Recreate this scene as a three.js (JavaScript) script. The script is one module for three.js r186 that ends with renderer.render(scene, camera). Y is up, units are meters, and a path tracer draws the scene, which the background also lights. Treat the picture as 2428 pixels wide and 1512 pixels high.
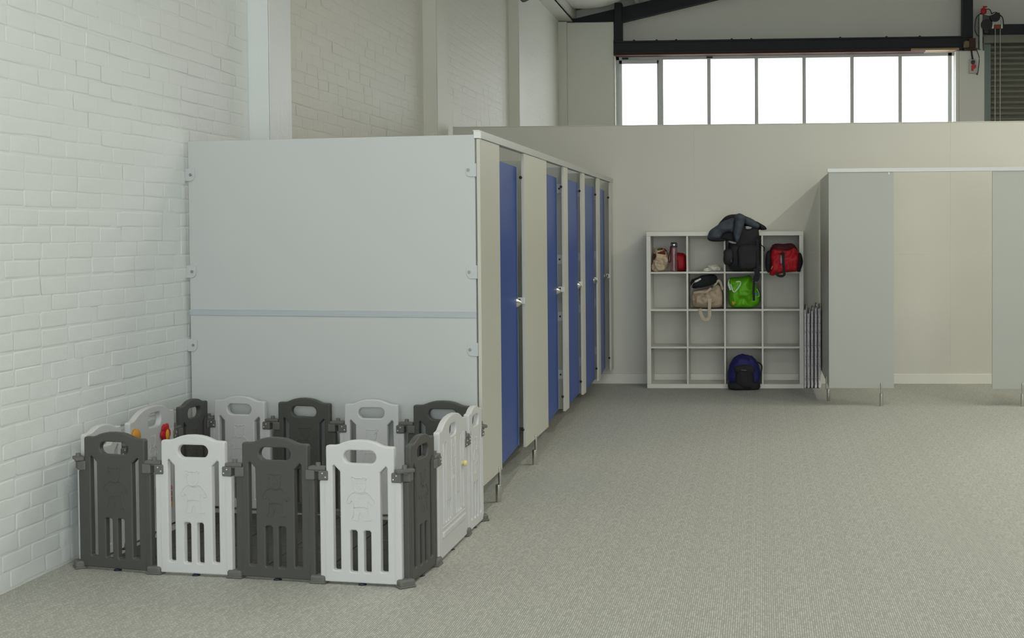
import * as THREE from 'three';
import { RoundedBoxGeometry } from 'three/addons/geometries/RoundedBoxGeometry.js';
import { mergeGeometries, mergeVertices, toCreasedNormals } from 'three/addons/utils/BufferGeometryUtils.js';
import { ImprovedNoise } from 'three/addons/math/ImprovedNoise.js';
import { RectAreaLightUniformsLib } from 'three/addons/lights/RectAreaLightUniformsLib.js';

// ------------------------------------------------------------------ camera, sky, exposure, lamps
const scene = new THREE.Scene();
const renderer = new THREE.WebGLRenderer({ antialias: true });
renderer.toneMapping = THREE.LinearToneMapping;
renderer.toneMappingExposure = 0.89;
renderer.shadowMap.enabled = true;
RectAreaLightUniformsLib.init();

const FW = 2428, FH = 1512, FOCAL = 3250;
const camera = new THREE.PerspectiveCamera(2 * Math.atan(FH / 2 / FOCAL) * 180 / Math.PI, FW / FH, 0.1, 200);
camera.position.set(0, 1.46, 0);
camera.rotation.order = 'YXZ';
camera.rotation.set(-0.0293103736, 0.0620220533, -0.0056713979);
camera.setViewOffset(FW, FH, FW / 2 - 1602.9, FH / 2 - 647.2, FW, FH);
camera.updateProjectionMatrix();
camera.updateMatrixWorld(true);

scene.background = new THREE.Color(0.93, 0.98, 1.0);                 // bright overcast
scene.backgroundIntensity = 4.1;
const LAMP_COLOR = new THREE.Color(1.0, 0.968, 0.86);
const LAMPS = [[-0.8, -3.8, 115], [1.4, -8.8, 70], [2.9, -6.6, 45], [3.6, -8.8, 110], [3.6, -10.9, 90], [7.0, -11.2, 110], [4.6, -16.0, 120], [0.2, -16.5, 20]];                     // x, z, intensity; first and seventh added to brighten pen corner and gable
const LAMP_Y = 4.62;

// ------------------------------------------------------------------ helpers
const V3 = (x, y, z) => new THREE.Vector3(x, y, z);
function rng(seed) { let s = seed >>> 0; return () => { s = (s + 0x6d2b79f5) | 0; let t = Math.imul(s ^ (s >>> 15), 1 | s); t = (t + Math.imul(t ^ (t >>> 7), 61 | t)) ^ t; return ((t ^ (t >>> 14)) >>> 0) / 4294967296; }; }
const perlin = new ImprovedNoise();
const fbm = (x, y, z, o = 3) => { let s = 0, a = 1, f = 1; for (let i = 0; i < o; i++) { s += a * perlin.noise(x * f, y * f, z * f); a *= 0.5; f *= 2.03; } return s; };
const counts = {};
function numbered(name) { const n = counts[name] ?? 0; counts[name] = n + 1; return n ? `${name}_${String(n).padStart(3, '0')}` : name; }
function shade(o) { o.castShadow = true; o.receiveShadow = true; return o; }
function tag(o, label, category, group, kind) {
  if (label) o.userData.label = label;
  if (category) o.userData.category = category;
  if (group) o.userData.group = group;
  if (kind) o.userData.kind = kind;
  return o;
}
function thing(name, label, category, pos = [0, 0, 0], turn = 0, group) {
  const o = new THREE.Group(); o.name = numbered(name); o.position.set(...pos); o.rotation.y = turn;
  scene.add(o); return tag(o, label, category, group);
}
function structure(name, label, geo, material) {
  const o = geo ? shade(new THREE.Mesh(geo, material)) : new THREE.Group();
  o.name = numbered(name); scene.add(o); return tag(o, label, null, null, 'structure');
}
function part(parent, name, geo, material, label) {
  const o = shade(new THREE.Mesh(geo, material)); o.name = name; parent.add(o);
  if (label) o.userData.label = label;
  return o;
}
const wpart = (t, name, geo, m, label) => part(t, name, geo.translate(-t.position.x, -t.position.y, -t.position.z), m, label);   // geometry given in world metres
function merge(list) {
  const l = list.map((g) => { const q = g.index ? g.toNonIndexed() : g; for (const k of Object.keys(q.attributes)) if (!['position', 'normal', 'uv'].includes(k)) q.deleteAttribute(k);
    if (!q.attributes.uv) q.setAttribute('uv', new THREE.BufferAttribute(new Float32Array(q.attributes.position.count * 2), 2)); return q; });
  return mergeGeometries(l);
}
function rbox(w, h, d, r = 0.004, s = 2) { return new RoundedBoxGeometry(w, h, d, s, Math.min(r, w / 2.01, h / 2.01, d / 2.01)); }
const bx = (x0, x1, y0, y1, z0, z1, r = 0.003, s = 1) => boxUv(rbox(Math.abs(x1 - x0), Math.abs(y1 - y0), Math.abs(z1 - z0), r, s).translate((x0 + x1) / 2, (y0 + y1) / 2, (z0 + z1) / 2));
function boxUv(g) {                                                   // uv in metres, by the face's main axis
  const p = g.attributes.position, n = g.attributes.normal, uv = new Float32Array(p.count * 2);
  for (let i = 0; i < p.count; i++) {
    const ax = Math.abs(n.getX(i)), ay = Math.abs(n.getY(i)), az = Math.abs(n.getZ(i));
    const [u, v] = ax >= ay && ax >= az ? [p.getZ(i), p.getY(i)] : ay >= az ? [p.getX(i), p.getZ(i)] : [p.getX(i), p.getY(i)];
    uv[2 * i] = u; uv[2 * i + 1] = v;
  }
  g.setAttribute('uv', new THREE.BufferAttribute(uv, 2)); return g;
}
const plainBox = (x0, x1, y0, y1, z0, z1) => boxUv(new THREE.BoxGeometry(Math.abs(x1 - x0), Math.abs(y1 - y0), Math.abs(z1 - z0)).translate((x0 + x1) / 2, (y0 + y1) / 2, (z0 + z1) / 2));
const cyl = (r0, r1, h, x, y, z, seg = 20) => new THREE.CylinderGeometry(r1, r0, h, seg).translate(x, y + h / 2, z);
const lathe = (pts, seg = 28) => new THREE.LatheGeometry(pts.map(([r, y]) => new THREE.Vector2(r, y)), seg);
// a profile ([side, normal] pairs, a function of t) swept along points
function sweep(points, profile, { n = 24, up = V3(0, 1, 0), crease = 0.9, caps = true, closed = false } = {}) {
  const curve = new THREE.CatmullRomCurve3(points.map((p) => V3(...p)), closed, 'catmullrom', 0.5);
  const pos = [], idx = [], uv = []; let m = 0;
  for (let i = 0; i <= n; i++) {
    const t = i / n, c = curve.getPoint(t), tan = curve.getTangent(t).normalize();
    let side = V3().crossVectors(typeof up === 'function' ? up(t) : up, tan); if (side.lengthSq() < 1e-6) side = V3(1, 0, 0); side.normalize();
    const nor = V3().crossVectors(tan, side).normalize(), pr = profile(t); m = pr.length;
    pr.forEach(([a, b], k) => { const q = c.clone().addScaledVector(side, a).addScaledVector(nor, b); pos.push(q.x, q.y, q.z); uv.push(k / m, t); });
  }
  for (let i = 0; i < n; i++) for (let k = 0; k < m; k++) { const a = i * m + k, b = i * m + (k + 1) % m, c = a + m, d = b + m; idx.push(a, b, d, a, d, c); }
  if (caps && !closed) for (const [r, flip] of [[0, 1], [n, 0]]) for (let k = 1; k < m - 1; k++) { const a = r * m, b = r * m + k, c = r * m + k + 1; flip ? idx.push(a, c, b) : idx.push(a, b, c); }
  const g = new THREE.BufferGeometry();
  g.setAttribute('position', new THREE.Float32BufferAttribute(pos, 3)); g.setAttribute('uv', new THREE.Float32BufferAttribute(uv, 2)); g.setIndex(idx);
  g.computeVertexNormals();
  return toCreasedNormals(g, crease);
}
const rectProfile = (w, t) => () => [[-w / 2, -t / 2], [w / 2, -t / 2], [w / 2, t / 2], [-w / 2, t / 2]];
const ellipse = (rx, ry, k = 12) => Array.from({ length: k }, (_, i) => [rx * Math.cos(i / k * 2 * Math.PI), ry * Math.sin(i / k * 2 * Math.PI)]);
const tube = (points, r, n = 20, k = 8) => sweep(points, () => ellipse(r, r, k), { n, crease: 2 });
const strap = (points, w, t = 0.003, n = 20, up) => sweep(points, rectProfile(w, t), { n, up: up ?? V3(0, 0, 1), crease: 0.6 });
// soft, creased lump: a superellipsoid with folds; y = 0 is what it stands on
function lump(w, h, d, { e = 0.55, folds = 0.02, freq = 9, seed = 0, su = 56, sv = 40, shape, sharp = 0 } = {}) {
  const g = new THREE.SphereGeometry(1, su, sv), p = g.attributes.position, sp = (v) => Math.sign(v) * Math.pow(Math.abs(v), e);
  for (let i = 0; i < p.count; i++) {
    let x = sp(p.getX(i)), y = sp(p.getY(i)), z = sp(p.getZ(i));
    const l = Math.max(1e-6, Math.hypot(p.getX(i), p.getY(i), p.getZ(i))), nx = p.getX(i) / l, ny = p.getY(i) / l, nz = p.getZ(i) / l;
    x *= w / 2; y = (y * h + h) / 2; z *= d / 2;
    if (shape) [x, y, z] = shape(x, y, z, nx, ny, nz);
    let f = fbm(x * freq + seed * 7.1, y * freq - seed * 3.7, z * freq + seed, 3);
    if (sharp) f = f * (1 - sharp) + sharp * (0.35 - 1.6 * Math.abs(fbm(x * freq * 0.8 + seed, y * freq * 0.8, z * freq * 0.8 + 3 * seed, 2)));
    x += nx * f * folds; y += ny * f * folds; z += nz * f * folds;
    p.setXYZ(i, x, Math.max(0, y), z);
  }
  const m = mergeVertices((g.deleteAttribute('normal'), g), 1e-5); m.computeVertexNormals(); return m;
}
// a soft filled bag or piece of cloth: a closed outline in metres, blown up to a real thickness with folds
function puff(outline, { T = 0.1, R = 0.08, folds = 0.012, freq = 12, seed = 0, cell = 0.008, back = 1 } = {}) {
  const poly = new THREE.CatmullRomCurve3(outline.map(([x, y]) => V3(x, y, 0)), true, 'centripetal').getPoints(outline.length * 6).slice(0, -1).map((p) => [p.x, p.y]);
  const xs = poly.map((p) => p[0]), ys = poly.map((p) => p[1]), x0 = Math.min(...xs) - cell, y0 = Math.min(...ys) - cell, nx = Math.ceil((Math.max(...xs) + cell - x0) / cell), ny = Math.ceil((Math.max(...ys) + cell - y0) / cell);
  const pos = [], uv = [], idx = [], front = [], rear = [];
  for (let j = 0; j <= ny; j++) for (let i = 0; i <= nx; i++) {
    let x = x0 + i * cell, y = y0 + j * cell, inside = false, best = 1e9, bxp = 0, byp = 0;
    for (let a = 0, b = poly.length - 1; a < poly.length; b = a++) {
      const [xa, ya] = poly[a], [xb, yb] = poly[b];
      if ((ya > y) !== (yb > y) && x < (xb - xa) * (y - ya) / (yb - ya) + xa) inside = !inside;
      const dx = xb - xa, dy = yb - ya, t = Math.max(0, Math.min(1, ((x - xa) * dx + (y - ya) * dy) / (dx * dx + dy * dy + 1e-12))), qx = xa + t * dx, qy = ya + t * dy, d = Math.hypot(x - qx, y - qy);
      if (d < best) { best = d; bxp = qx; byp = qy; }
    }
    if (!inside && best > cell * 0.8) { front.push(-1); rear.push(-1); continue; }
    const rim = !inside || best < cell * 0.3; if (rim) { x = bxp; y = byp; best = 0; }
    const s = Math.min(1, best / R), h = T * Math.sqrt(1 - (1 - s) * (1 - s)), n = fbm(x * freq + seed, y * freq - seed, seed * 1.7, 3), ridge = 0.3 - Math.abs(fbm(x * freq * 0.8 - seed, y * freq * 0.8, 5 + seed, 2));
    const f = Math.sqrt(s) * folds * (0.8 * n + 1.6 * ridge);
    const at = pos.length / 3; pos.push(x, y, rim ? 0 : h + f); uv.push(x, y); front.push(at);
    if (rim) rear.push(at); else { pos.push(x, y, -h * back - f * 0.5); uv.push(x, y); rear.push(at + 1); }
  }
  const w = nx + 1, tri = (a, b, c) => { if (front[a] >= 0 && front[b] >= 0 && front[c] >= 0) { idx.push(front[a], front[b], front[c], rear[a], rear[c], rear[b]); return true; } return false; };
  for (let j = 0; j < ny; j++) for (let i = 0; i < nx; i++) { const a = j * w + i, b = a + 1, c = a + w, d = c + 1; if (front[a] >= 0 && front[d] >= 0) { tri(a, b, d); tri(a, d, c); } else { tri(a, b, c); tri(b, d, c); } }
  const g = new THREE.BufferGeometry(); g.setAttribute('position', new THREE.Float32BufferAttribute(pos, 3)); g.setAttribute('uv', new THREE.Float32BufferAttribute(uv, 2)); g.setIndex(idx); g.computeVertexNormals(); return g;
}
function extrude(shape, depth, bevel, seg = 3, curveSegments = 10) {
  return new THREE.ExtrudeGeometry(shape, { depth: depth - 2 * bevel, bevelEnabled: bevel > 0, bevelThickness: bevel, bevelSize: bevel, bevelOffset: -bevel, bevelSegments: seg, curveSegments }).translate(0, 0, -depth / 2 + bevel);
}
function roundRect(path, x0, x1, y0, y1, r) {
  path.moveTo(x0 + r, y0); path.lineTo(x1 - r, y0); path.absarc(x1 - r, y0 + r, r, -Math.PI / 2, 0); path.lineTo(x1, y1 - r); path.absarc(x1 - r, y1 - r, r, 0, Math.PI / 2);
  path.lineTo(x0 + r, y1); path.absarc(x0 + r, y1 - r, r, Math.PI / 2, Math.PI); path.lineTo(x0, y0 + r); path.absarc(x0 + r, y0 + r, r, Math.PI, 1.5 * Math.PI); return path;
}

// ------------------------------------------------------------------ textures and materials
function dataTexture(size, fn, { srgb = false, repeat = 1 } = {}) {
  const a = new Uint8Array(size * size * 4);
  for (let y = 0; y < size; y++) for (let x = 0; x < size; x++) { const c = fn(x / size, y / size); const o = (y * size + x) * 4; a[o] = c[0]; a[o + 1] = c[1]; a[o + 2] = c[2]; a[o + 3] = 255; }
  const t = new THREE.DataTexture(a, size, size, THREE.RGBAFormat); t.wrapS = t.wrapT = THREE.RepeatWrapping; t.magFilter = THREE.LinearFilter; t.minFilter = THREE.LinearMipmapLinearFilter; t.generateMipmaps = true;
  if (srgb) t.colorSpace = THREE.SRGBColorSpace; t.repeat.set(repeat, repeat); t.needsUpdate = true; return t;
}
// value noise that tiles
function tileNoise(seed, cells) { const r = rng(seed), g = Array.from({ length: cells * cells }, () => r()); const s = (t) => t * t * (3 - 2 * t);
  return (u, v) => { const x = u * cells, y = v * cells, xi = Math.floor(x), yi = Math.floor(y), fx = s(x - xi), fy = s(y - yi), at = (i, j) => g[((j % cells + cells) % cells) * cells + (i % cells + cells) % cells];
    return (at(xi, yi) * (1 - fx) + at(xi + 1, yi) * fx) * (1 - fy) + (at(xi, yi + 1) * (1 - fx) + at(xi + 1, yi + 1) * fx) * fy; }; }
const n8 = tileNoise(1, 8), n24 = tileNoise(2, 24), n64 = tileNoise(3, 64), n160 = tileNoise(4, 160);
const paintBump = dataTexture(512, (u, v) => { const h = 0.45 * n8(u, v) + 0.3 * n24(u, v) + 0.15 * n64(u, v) + 0.1 * n160(u, v); const k = 255 * h; return [k, k, k]; });
const fineBump = dataTexture(256, (u, v) => { const k = 255 * (0.5 * n64(u, v) + 0.5 * n160(u, v)); return [k, k, k]; });
// woven floor covering: offset pale dashes on a darker ground; the tile is 0.34 m across
const weaveR = rng(77), COLS = 40, ROWS = 16, dashTone = Array.from({ length: COLS * ROWS }, () => weaveR()), slip = Array.from({ length: COLS }, (_, i) => i * 0.38 + 0.5 * weaveR());
const weave = dataTexture(1024, (u, v) => {
  const cx = u * COLS, col = Math.floor(cx), fx = cx - col, vv = v * ROWS + slip[col], row = Math.floor(vv), fy = vv - row;
  const t = dashTone[col * ROWS + ((row % ROWS) + ROWS) % ROWS];
  const ax = Math.min(1, Math.max(0, (0.5 - Math.abs(fx - 0.5)) / 0.16 - 0.25)), ay = Math.min(1, Math.max(0, (0.5 - Math.abs(fy - 0.5)) / 0.11 - 0.15));
  const k = ax * (0.35 + 0.65 * ay) * (0.62 + 0.5 * t), fine = 0.94 + 0.12 * n160(u, v);
  return [fine * (136 + 58 * k), fine * (137 + 58 * k), fine * (131 + 55 * k)];
}, { srgb: true });
weave.repeat.set(1 / 0.34, 1 / 0.34);
const weaveBump = weave.clone(); weaveBump.colorSpace = THREE.NoColorSpace; weaveBump.needsUpdate = true;
const scaled = (t, s) => { const c = t.clone(); c.repeat.set(s, s); c.needsUpdate = true; return c; };

const rgb = (r, g, b) => new THREE.Color().setRGB(r, g, b);
const S = (r, g, b) => new THREE.Color().setRGB(r / 255, g / 255, b / 255, THREE.SRGBColorSpace);
const std = (color, roughness = 0.6, more = {}) => new THREE.MeshStandardMaterial({ color, roughness, ...more });
const M = {
  brickPaint: std(rgb(0.79, 0.83, 0.82), 0.42, { bumpMap: paintBump, bumpScale: 0.0035 }),
  warmBouncePaint: std(rgb(0.73, 0.735, 0.65), 0.55, { bumpMap: paintBump, bumpScale: 0.003 }),  // same wall paint, with the far bays' warm bounce light put into its colour
  wallPaint: std(rgb(0.76, 0.76, 0.69), 0.5, { bumpMap: scaled(paintBump, 0.7), bumpScale: 0.0015 }),
  partition: std(rgb(0.66, 0.65, 0.58), 0.55),
  skirting: std(rgb(0.78, 0.77, 0.69), 0.4),
  floor: std(rgb(1, 1, 1), 0.62, { map: weave, bumpMap: weaveBump, bumpScale: 0.0009 }),
  ceiling: std(rgb(0.62, 0.62, 0.57), 0.7), board: std(rgb(0.58, 0.58, 0.53), 0.6), sarking: std(rgb(0.10, 0.08, 0.055), 0.9),
  steel: std(S(15, 17, 26), 0.6), timber: std(S(74, 44, 32), 0.85), paleTimber: std(S(170, 140, 105), 0.7),
  alu: std(rgb(0.66, 0.69, 0.68), 0.4),
  glass: new THREE.MeshPhysicalMaterial({ color: 0xffffff, transmission: 1, thickness: 0, roughness: 0.0, ior: 1.45 }),
  laminate: std(rgb(0.58, 0.61, 0.60), 0.38), laminateShaded: std(rgb(0.405, 0.425, 0.385), 0.38), laminateWarmLit: std(rgb(0.56, 0.56, 0.49), 0.38), edging: std(rgb(0.48, 0.525, 0.56), 0.4),  // one laminate; its warm and darker copies carry lamplight and shade in the colour
  blue: std(S(22, 66, 148), 0.36), rail: std(rgb(0.50, 0.51, 0.48), 0.35, { metalness: 0.25 }), endCap: std(rgb(0.75, 0.76, 0.74), 0.4),
  bracket: std(rgb(0.57, 0.605, 0.615), 0.4), screw: std(rgb(0.42, 0.42, 0.38), 0.3, { metalness: 0.9 }), stainless: std(rgb(0.62, 0.62, 0.58), 0.25, { metalness: 1 }),
  keep: std(rgb(0.62, 0.65, 0.66), 0.35), black: std(rgb(0.012, 0.012, 0.013), 0.5),
  whitePlastic: std(rgb(0.63, 0.64, 0.645), 0.42, { bumpMap: scaled(fineBump, 6), bumpScale: 0.0002 }),
  greyPlastic: std(rgb(0.074, 0.076, 0.070), 0.48, { bumpMap: scaled(fineBump, 6), bumpScale: 0.0002 }),
  hingePlastic: std(rgb(0.135, 0.135, 0.126), 0.5), padRubber: std(S(38, 42, 60), 0.5), cream: std(S(225, 212, 150), 0.5),
  red: std(S(190, 20, 28), 0.45), yellow: std(S(235, 170, 30), 0.45), orange: std(S(205, 140, 50), 0.5), pink: std(S(200, 90, 110), 0.5),
  shelf: std(rgb(0.74, 0.73, 0.66), 0.42),
  mat: std(rgb(0.055, 0.056, 0.05), 0.75, { bumpMap: scaled(fineBump, 4), bumpScale: 0.0006 }), matInlay: std(rgb(0.085, 0.085, 0.075), 0.7),
};
// cloths
const clothBump = dataTexture(256, (u, v) => { const k = 127 + 60 * Math.sin(u * 2 * Math.PI * 64) * Math.sin(v * 2 * Math.PI * 64) + 50 * (n64(u, v) - 0.5); return [k, k, k]; });
const cloth = (color, roughness = 0.85, more = {}) => std(color, roughness, { bumpMap: scaled(clothBump, 4), bumpScale: 0.0006, ...more });
const patternR = rng(5), spots = Array.from({ length: 26 }, () => [patternR(), patternR(), 0.05 + 0.08 * patternR(), patternR()]);
const patternTexture = dataTexture(256, (u, v) => {
  let c = [196, 180, 145];
  for (const [x, y, r, k] of spots) { let dx = Math.abs(u - x), dy = Math.abs(v - y); dx = Math.min(dx, 1 - dx); dy = Math.min(dy, 1 - dy); const q = Math.hypot(dx, dy * 1.3) + 0.03 * (n24(u, v) - 0.5); if (q < r) c = k < 0.6 ? [92, 34, 26] : k < 0.8 ? [150, 110, 70] : [80, 84, 50]; }
  return c;
}, { srgb: true });
const speckR = rng(9), specks = Array.from({ length: 170 }, () => [speckR(), speckR(), 0.006 + 0.010 * speckR(), speckR()]);
const speckTexture = dataTexture(256, (u, v) => { let k = 1; for (const [x, y, r] of specks) { if (Math.hypot(Math.min(Math.abs(u - x), 1 - Math.abs(u - x)), Math.min(Math.abs(v - y), 1 - Math.abs(v - y))) < r) k = 0.68; } return [226 * k, 222 * k, 226 * k]; }, { srgb: true });
speckTexture.repeat.set(3.2, 3.2);
Object.assign(M, {
  patterned: cloth(0xffffff, 0.9, { map: patternTexture }), speckled: std(0xffffff, 0.8, { map: speckTexture }),
  jacket: cloth(S(64, 71, 80), 0.75), jacketDark: cloth(S(22, 24, 29), 0.85), lining: cloth(S(150, 152, 155), 0.7),
  blackCloth: cloth(S(24, 24, 26), 0.75), blackPocket: cloth(S(30, 30, 31), 0.7), redCloth: cloth(S(176, 8, 30), 0.6), darkRed: cloth(S(70, 8, 20), 0.8),
  beige: cloth(S(190, 172, 148), 0.9), beigeStrap: cloth(S(200, 188, 165), 0.9), navy: cloth(S(24, 24, 96), 0.65), green: std(S(100, 180, 12), 0.5), greenDark: std(S(70, 140, 12), 0.55),
  handleWhite: std(S(205, 220, 200), 0.6), paper: cloth(S(225, 222, 208), 0.9), bottle: new THREE.MeshPhysicalMaterial({ color: S(240, 215, 218), transmission: 0.92, thickness: 0.0, roughness: 0.12 }),
  bottleCap: std(S(58, 62, 58), 0.45), silver: std(rgb(0.7, 0.7, 0.7), 0.2, { metalness: 1 }), printBlue: std(S(40, 110, 175), 0.6), printPale: std(S(190, 225, 180), 0.6), printOrange: std(S(205, 150, 60), 0.6),
  slat: std(S(122, 122, 110), 0.5, { metalness: 0.3 }), guide: std(S(112, 124, 118), 0.45, { metalness: 0.3 }), cable: std(rgb(0.02, 0.021, 0.02), 0.6), boxGrey: std(rgb(0.5, 0.5, 0.46), 0.5), machine: std(S(88, 92, 86), 0.5, { metalness: 0.4 }),
  rod: std(rgb(0.5, 0.5, 0.46), 0.35, { metalness: 0.5 }), lampBody: std(rgb(0.8, 0.8, 0.8), 0.4), lampGlow: std(rgb(0.9, 0.9, 0.86), 0.5, { emissive: new THREE.Color(1, 0.97, 0.86), emissiveIntensity: 3 }),
});

// ------------------------------------------------------------------ the building
const XL = -3.10, XR = 11.1, ZF = 3.6, ZB = -21.45, RIDGE = 4.0;
const roofY = (x) => 5.11 + 0.223 * ((x <= RIDGE ? x : 2 * RIDGE - x) + 2.1);
structure('floor', 'pale grey woven floor covering', plainBox(XL - 0.3, XR + 0.3, -0.12, 0, ZB - 0.3, ZF + 0.3), M.floor);

// left brick wall: a mortar bed with bricks standing a few millimetres proud of it, and brick piers
const wallLeft = structure('wall_left', 'white painted brick wall with flat piers');
part(wallLeft, 'wall_core', plainBox(XL - 0.3, XL - 0.002, 0, 5.05, -8.3, ZF), M.brickPaint); part(wallLeft, 'wall_core', plainBox(XL - 0.3, XL - 0.002, 0, 5.05, ZB - 0.3, -8.3), M.warmBouncePaint);
const PIERS = [[-8.18, -8.575], [-12.52, -12.95], [-16.85, -17.25], [-21.05, -21.4]];
for (const [a, b] of PIERS) part(wallLeft, 'pier', bx(XL - 0.05, -2.972, 0, 4.72, b, a, 0.012, 2), a > -9 ? M.brickPaint : M.warmBouncePaint);
function brickShape(seed, L = 0.2165, H = 0.0665) {
  const r = rng(seed), out = [], c = 0.008;
  for (const [sx, sy, order] of [[-1, -1, 0], [1, -1, 1], [1, 1, 0], [-1, 1, 1]]) {
    const a = [sx * (L / 2 - c), sy * H / 2], b = [sx * L / 2, sy * (H / 2 - c)];
    for (const [x, y] of order ? [a, b] : [b, a]) out.push([x + (r() - 0.5) * 0.007, y + (r() - 0.5) * 0.0065]);
  }
  const rings = [[1.03, 1.10, -0.0022], [0.99, 0.96, -0.0002], [0.955, 0.85, 0.0006]], pos = [], idx = [], uv = [];
  const u0 = r(), v0 = r();
  rings.forEach(([kx, ky, z]) => out.forEach(([x, y]) => { pos.push(x * kx, y * ky, z + (z > 0 ? (r() - 0.5) * 0.0008 : 0)); uv.push(x + u0, y + v0); }));
  pos.push(0, 0, 0.0008); uv.push(u0, v0);
  for (let k = 0; k < 2; k++) for (let i = 0; i < 8; i++) { const a = k * 8 + i, b = k * 8 + (i + 1) % 8; idx.push(a, b, b + 8, a, b + 8, a + 8); }
  for (let i = 0; i < 8; i++) idx.push(16 + i, 16 + (i + 1) % 8, 24);
  const g = new THREE.BufferGeometry(); g.setAttribute('position', new THREE.Float32BufferAttribute(pos, 3)); g.setAttribute('uv', new THREE.Float32BufferAttribute(uv, 2)); g.setIndex(idx); g.computeVertexNormals(); return g;
}
const brickShapes = Array.from({ length: 10 }, (_, i) => brickShape(100 + i));
const bricks = [];
{
  const r = rng(42), COURSE = 0.075, STEP = 0.2265;
  const bays = [[-4.6, -8.175, 0], [-8.58, -12.515, 1.6], [-12.955, -16.845, 1.8], [-17.255, -21.045, 2.0]];
  for (const [z0, z1, yMin] of bays) for (let c = 0; c * COURSE < 4.7; c++) {
    const y = 0.045 + c * COURSE; if (y < yMin || y > 4.70) continue;
    const wave = 0.004 * Math.sin(c * 1.7), lay = (r() - 0.5) * 0.004;
    let z = z0 + (c % 2 ? STEP / 2 : 0) - STEP / 2 + (r() - 0.5) * 0.02;
    while (z - 0.03 > z1) {
      const len = r() < 0.06 ? 0.49 : 0.96 + 0.06 * r(); const half = STEP * len / 2;
      let lo = z - half, hi = z + half; if (hi > z0) hi = z0; if (lo < z1) lo = z1;
      if (hi - lo > 0.05) {
        const proud = (r() - 0.5) * 0.0012;
        bricks.push({ x: XL + proud, y: y + lay + wave * Math.sin(z * 1.3), z: (lo + hi) / 2, k: (hi - lo - 0.009) / 0.2165, h: 0.96 + 0.07 * r(), tilt: (r() - 0.5) * 0.012, swing: (r() - 0.5) * 0.006, shape: Math.floor(r() * 10), flip: r() < 0.5, deep: 0.45 + 0.8 * r() });
      }
      z -= STEP * len;
    }
  }
}
function brickMatrix(b) {
  const m = new THREE.Matrix4().makeRotationFromEuler(new THREE.Euler(b.tilt, Math.PI / 2 + b.swing, 0, 'YXZ')), s = new THREE.Matrix4().makeScale(b.k, b.h, (b.z < -8.4 ? 0.4 : 0.85) * b.deep), f = new THREE.Matrix4().makeRotationZ(b.flip ? Math.PI : 0);
  m.setPosition(b.x, b.y, b.z); return m.multiply(s).multiply(f);
}
{
  for (const b of bricks) {
    const q = V3(b.x, b.y, b.z).project(camera), hidden = b.z < -7.24 && b.y < 1.95 || b.z < -13.2 && b.y < 2.5;
    b.seen = !hidden && q.x > -1 && q.x < 1 && q.y > -1.02 && q.y < 1.02; b.far = -b.z;
    if (b.z < -5.85 && b.z > -7.2 && b.y < 0.5) b.seen = false;                     // behind the play pen
  }
  const shown = bricks.filter((b) => b.seen).sort((a, b) => a.far - b.far).slice(0, 300), own = new Set(shown);
  for (const b of shown) { const o = part(wallLeft, 'brick', brickShapes[b.shape], M.brickPaint); brickMatrix(b).decompose(o.position, o.quaternion, o.scale); }
  for (const far of [false, true]) {
    const rest = merge(bricks.filter((b) => !own.has(b) && b.z < -8.4 === far).map((b) => brickShapes[b.shape].clone().applyMatrix4(brickMatrix(b))));
    part(wallLeft, 'further_bricks', rest, far ? M.warmBouncePaint : M.brickPaint).userData.kind = 'stuff';
  }
}

// far end wall with its piers, window band and roller door
const wallEnd = structure('wall_far', 'cream painted end wall of the building');
part(wallEnd, 'pier', bx(XL, -2.25, 0, 4.715, ZB, -21.12, 0.012), M.wallPaint);
part(wallEnd, 'pier', bx(3.0, 3.385, 0, 4.19, ZB, -21.05, 0.01), M.wallPaint);
part(wallEnd, 'wall_core', merge([plainBox(-2.25, 3.0, 0, 2.2, ZB, -21.2), plainBox(7.55, XR, 0, 4.6, ZB, -21.2)]), M.wallPaint);
{
  const g = new THREE.Shape(); g.moveTo(-2.25, 4.2); g.lineTo(3.42, 4.2); g.lineTo(3.42, 4.42); g.lineTo(XR, 4.42); g.lineTo(XR, roofY(XR)); g.lineTo(RIDGE, roofY(RIDGE)); g.lineTo(XL, roofY(XL)); g.lineTo(XL, 4.7); g.lineTo(-2.25, 4.7);
  part(wallEnd, 'gable', new THREE.ExtrudeGeometry(g, { depth: 0.2, bevelEnabled: false }).translate(0, 0, ZB - 0.15), M.wallPaint);
}
const lintel = structure('beam_1', 'dark steel beam over the high windows');
part(lintel, 'flange', merge([bx(-2.25, 3.2, 4.385, 4.41, -21.28, -21.04), bx(-2.25, 3.2, 4.22, 4.245, -21.28, -21.04)]), M.steel);
part(lintel, 'web', bx(-2.25, 3.2, 4.24, 4.39, -21.17, -21.07), M.steel);
part(lintel, 'bolt', merge([-1.95, -1.6, -1.3, -0.45, -0.15, 1.2, 1.9, 2.4].map((x) => bx(x, x + 0.03, 4.41, 4.425, -21.1, -21.05))), M.steel);
structure('trim_1', 'thin brown timber strip under the beam', bx(-2.25, 2.5, 4.192, 4.222, -21.3, -21.06), M.timber);
structure('trim_2', 'pale timber packer at the end of the beam', bx(2.28, 3.0, 4.2, 4.23, -21.25, -21.02), M.paleTimber);
structure('beam_2', 'dark steel stub post at the left end of the beam', bx(-2.235, -2.125, 4.2, 5.0, -21.3, -21.08), M.steel);
structure('beam_3', 'dark steel post beside the roller door', bx(3.065, 3.215, 4.2, 6.3, -21.3, -21.08), M.steel);
structure('beam_4', 'dark steel header over the roller door', bx(3.36, 7.6, 4.42, 4.57, -21.3, -21.0), M.steel);

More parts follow.
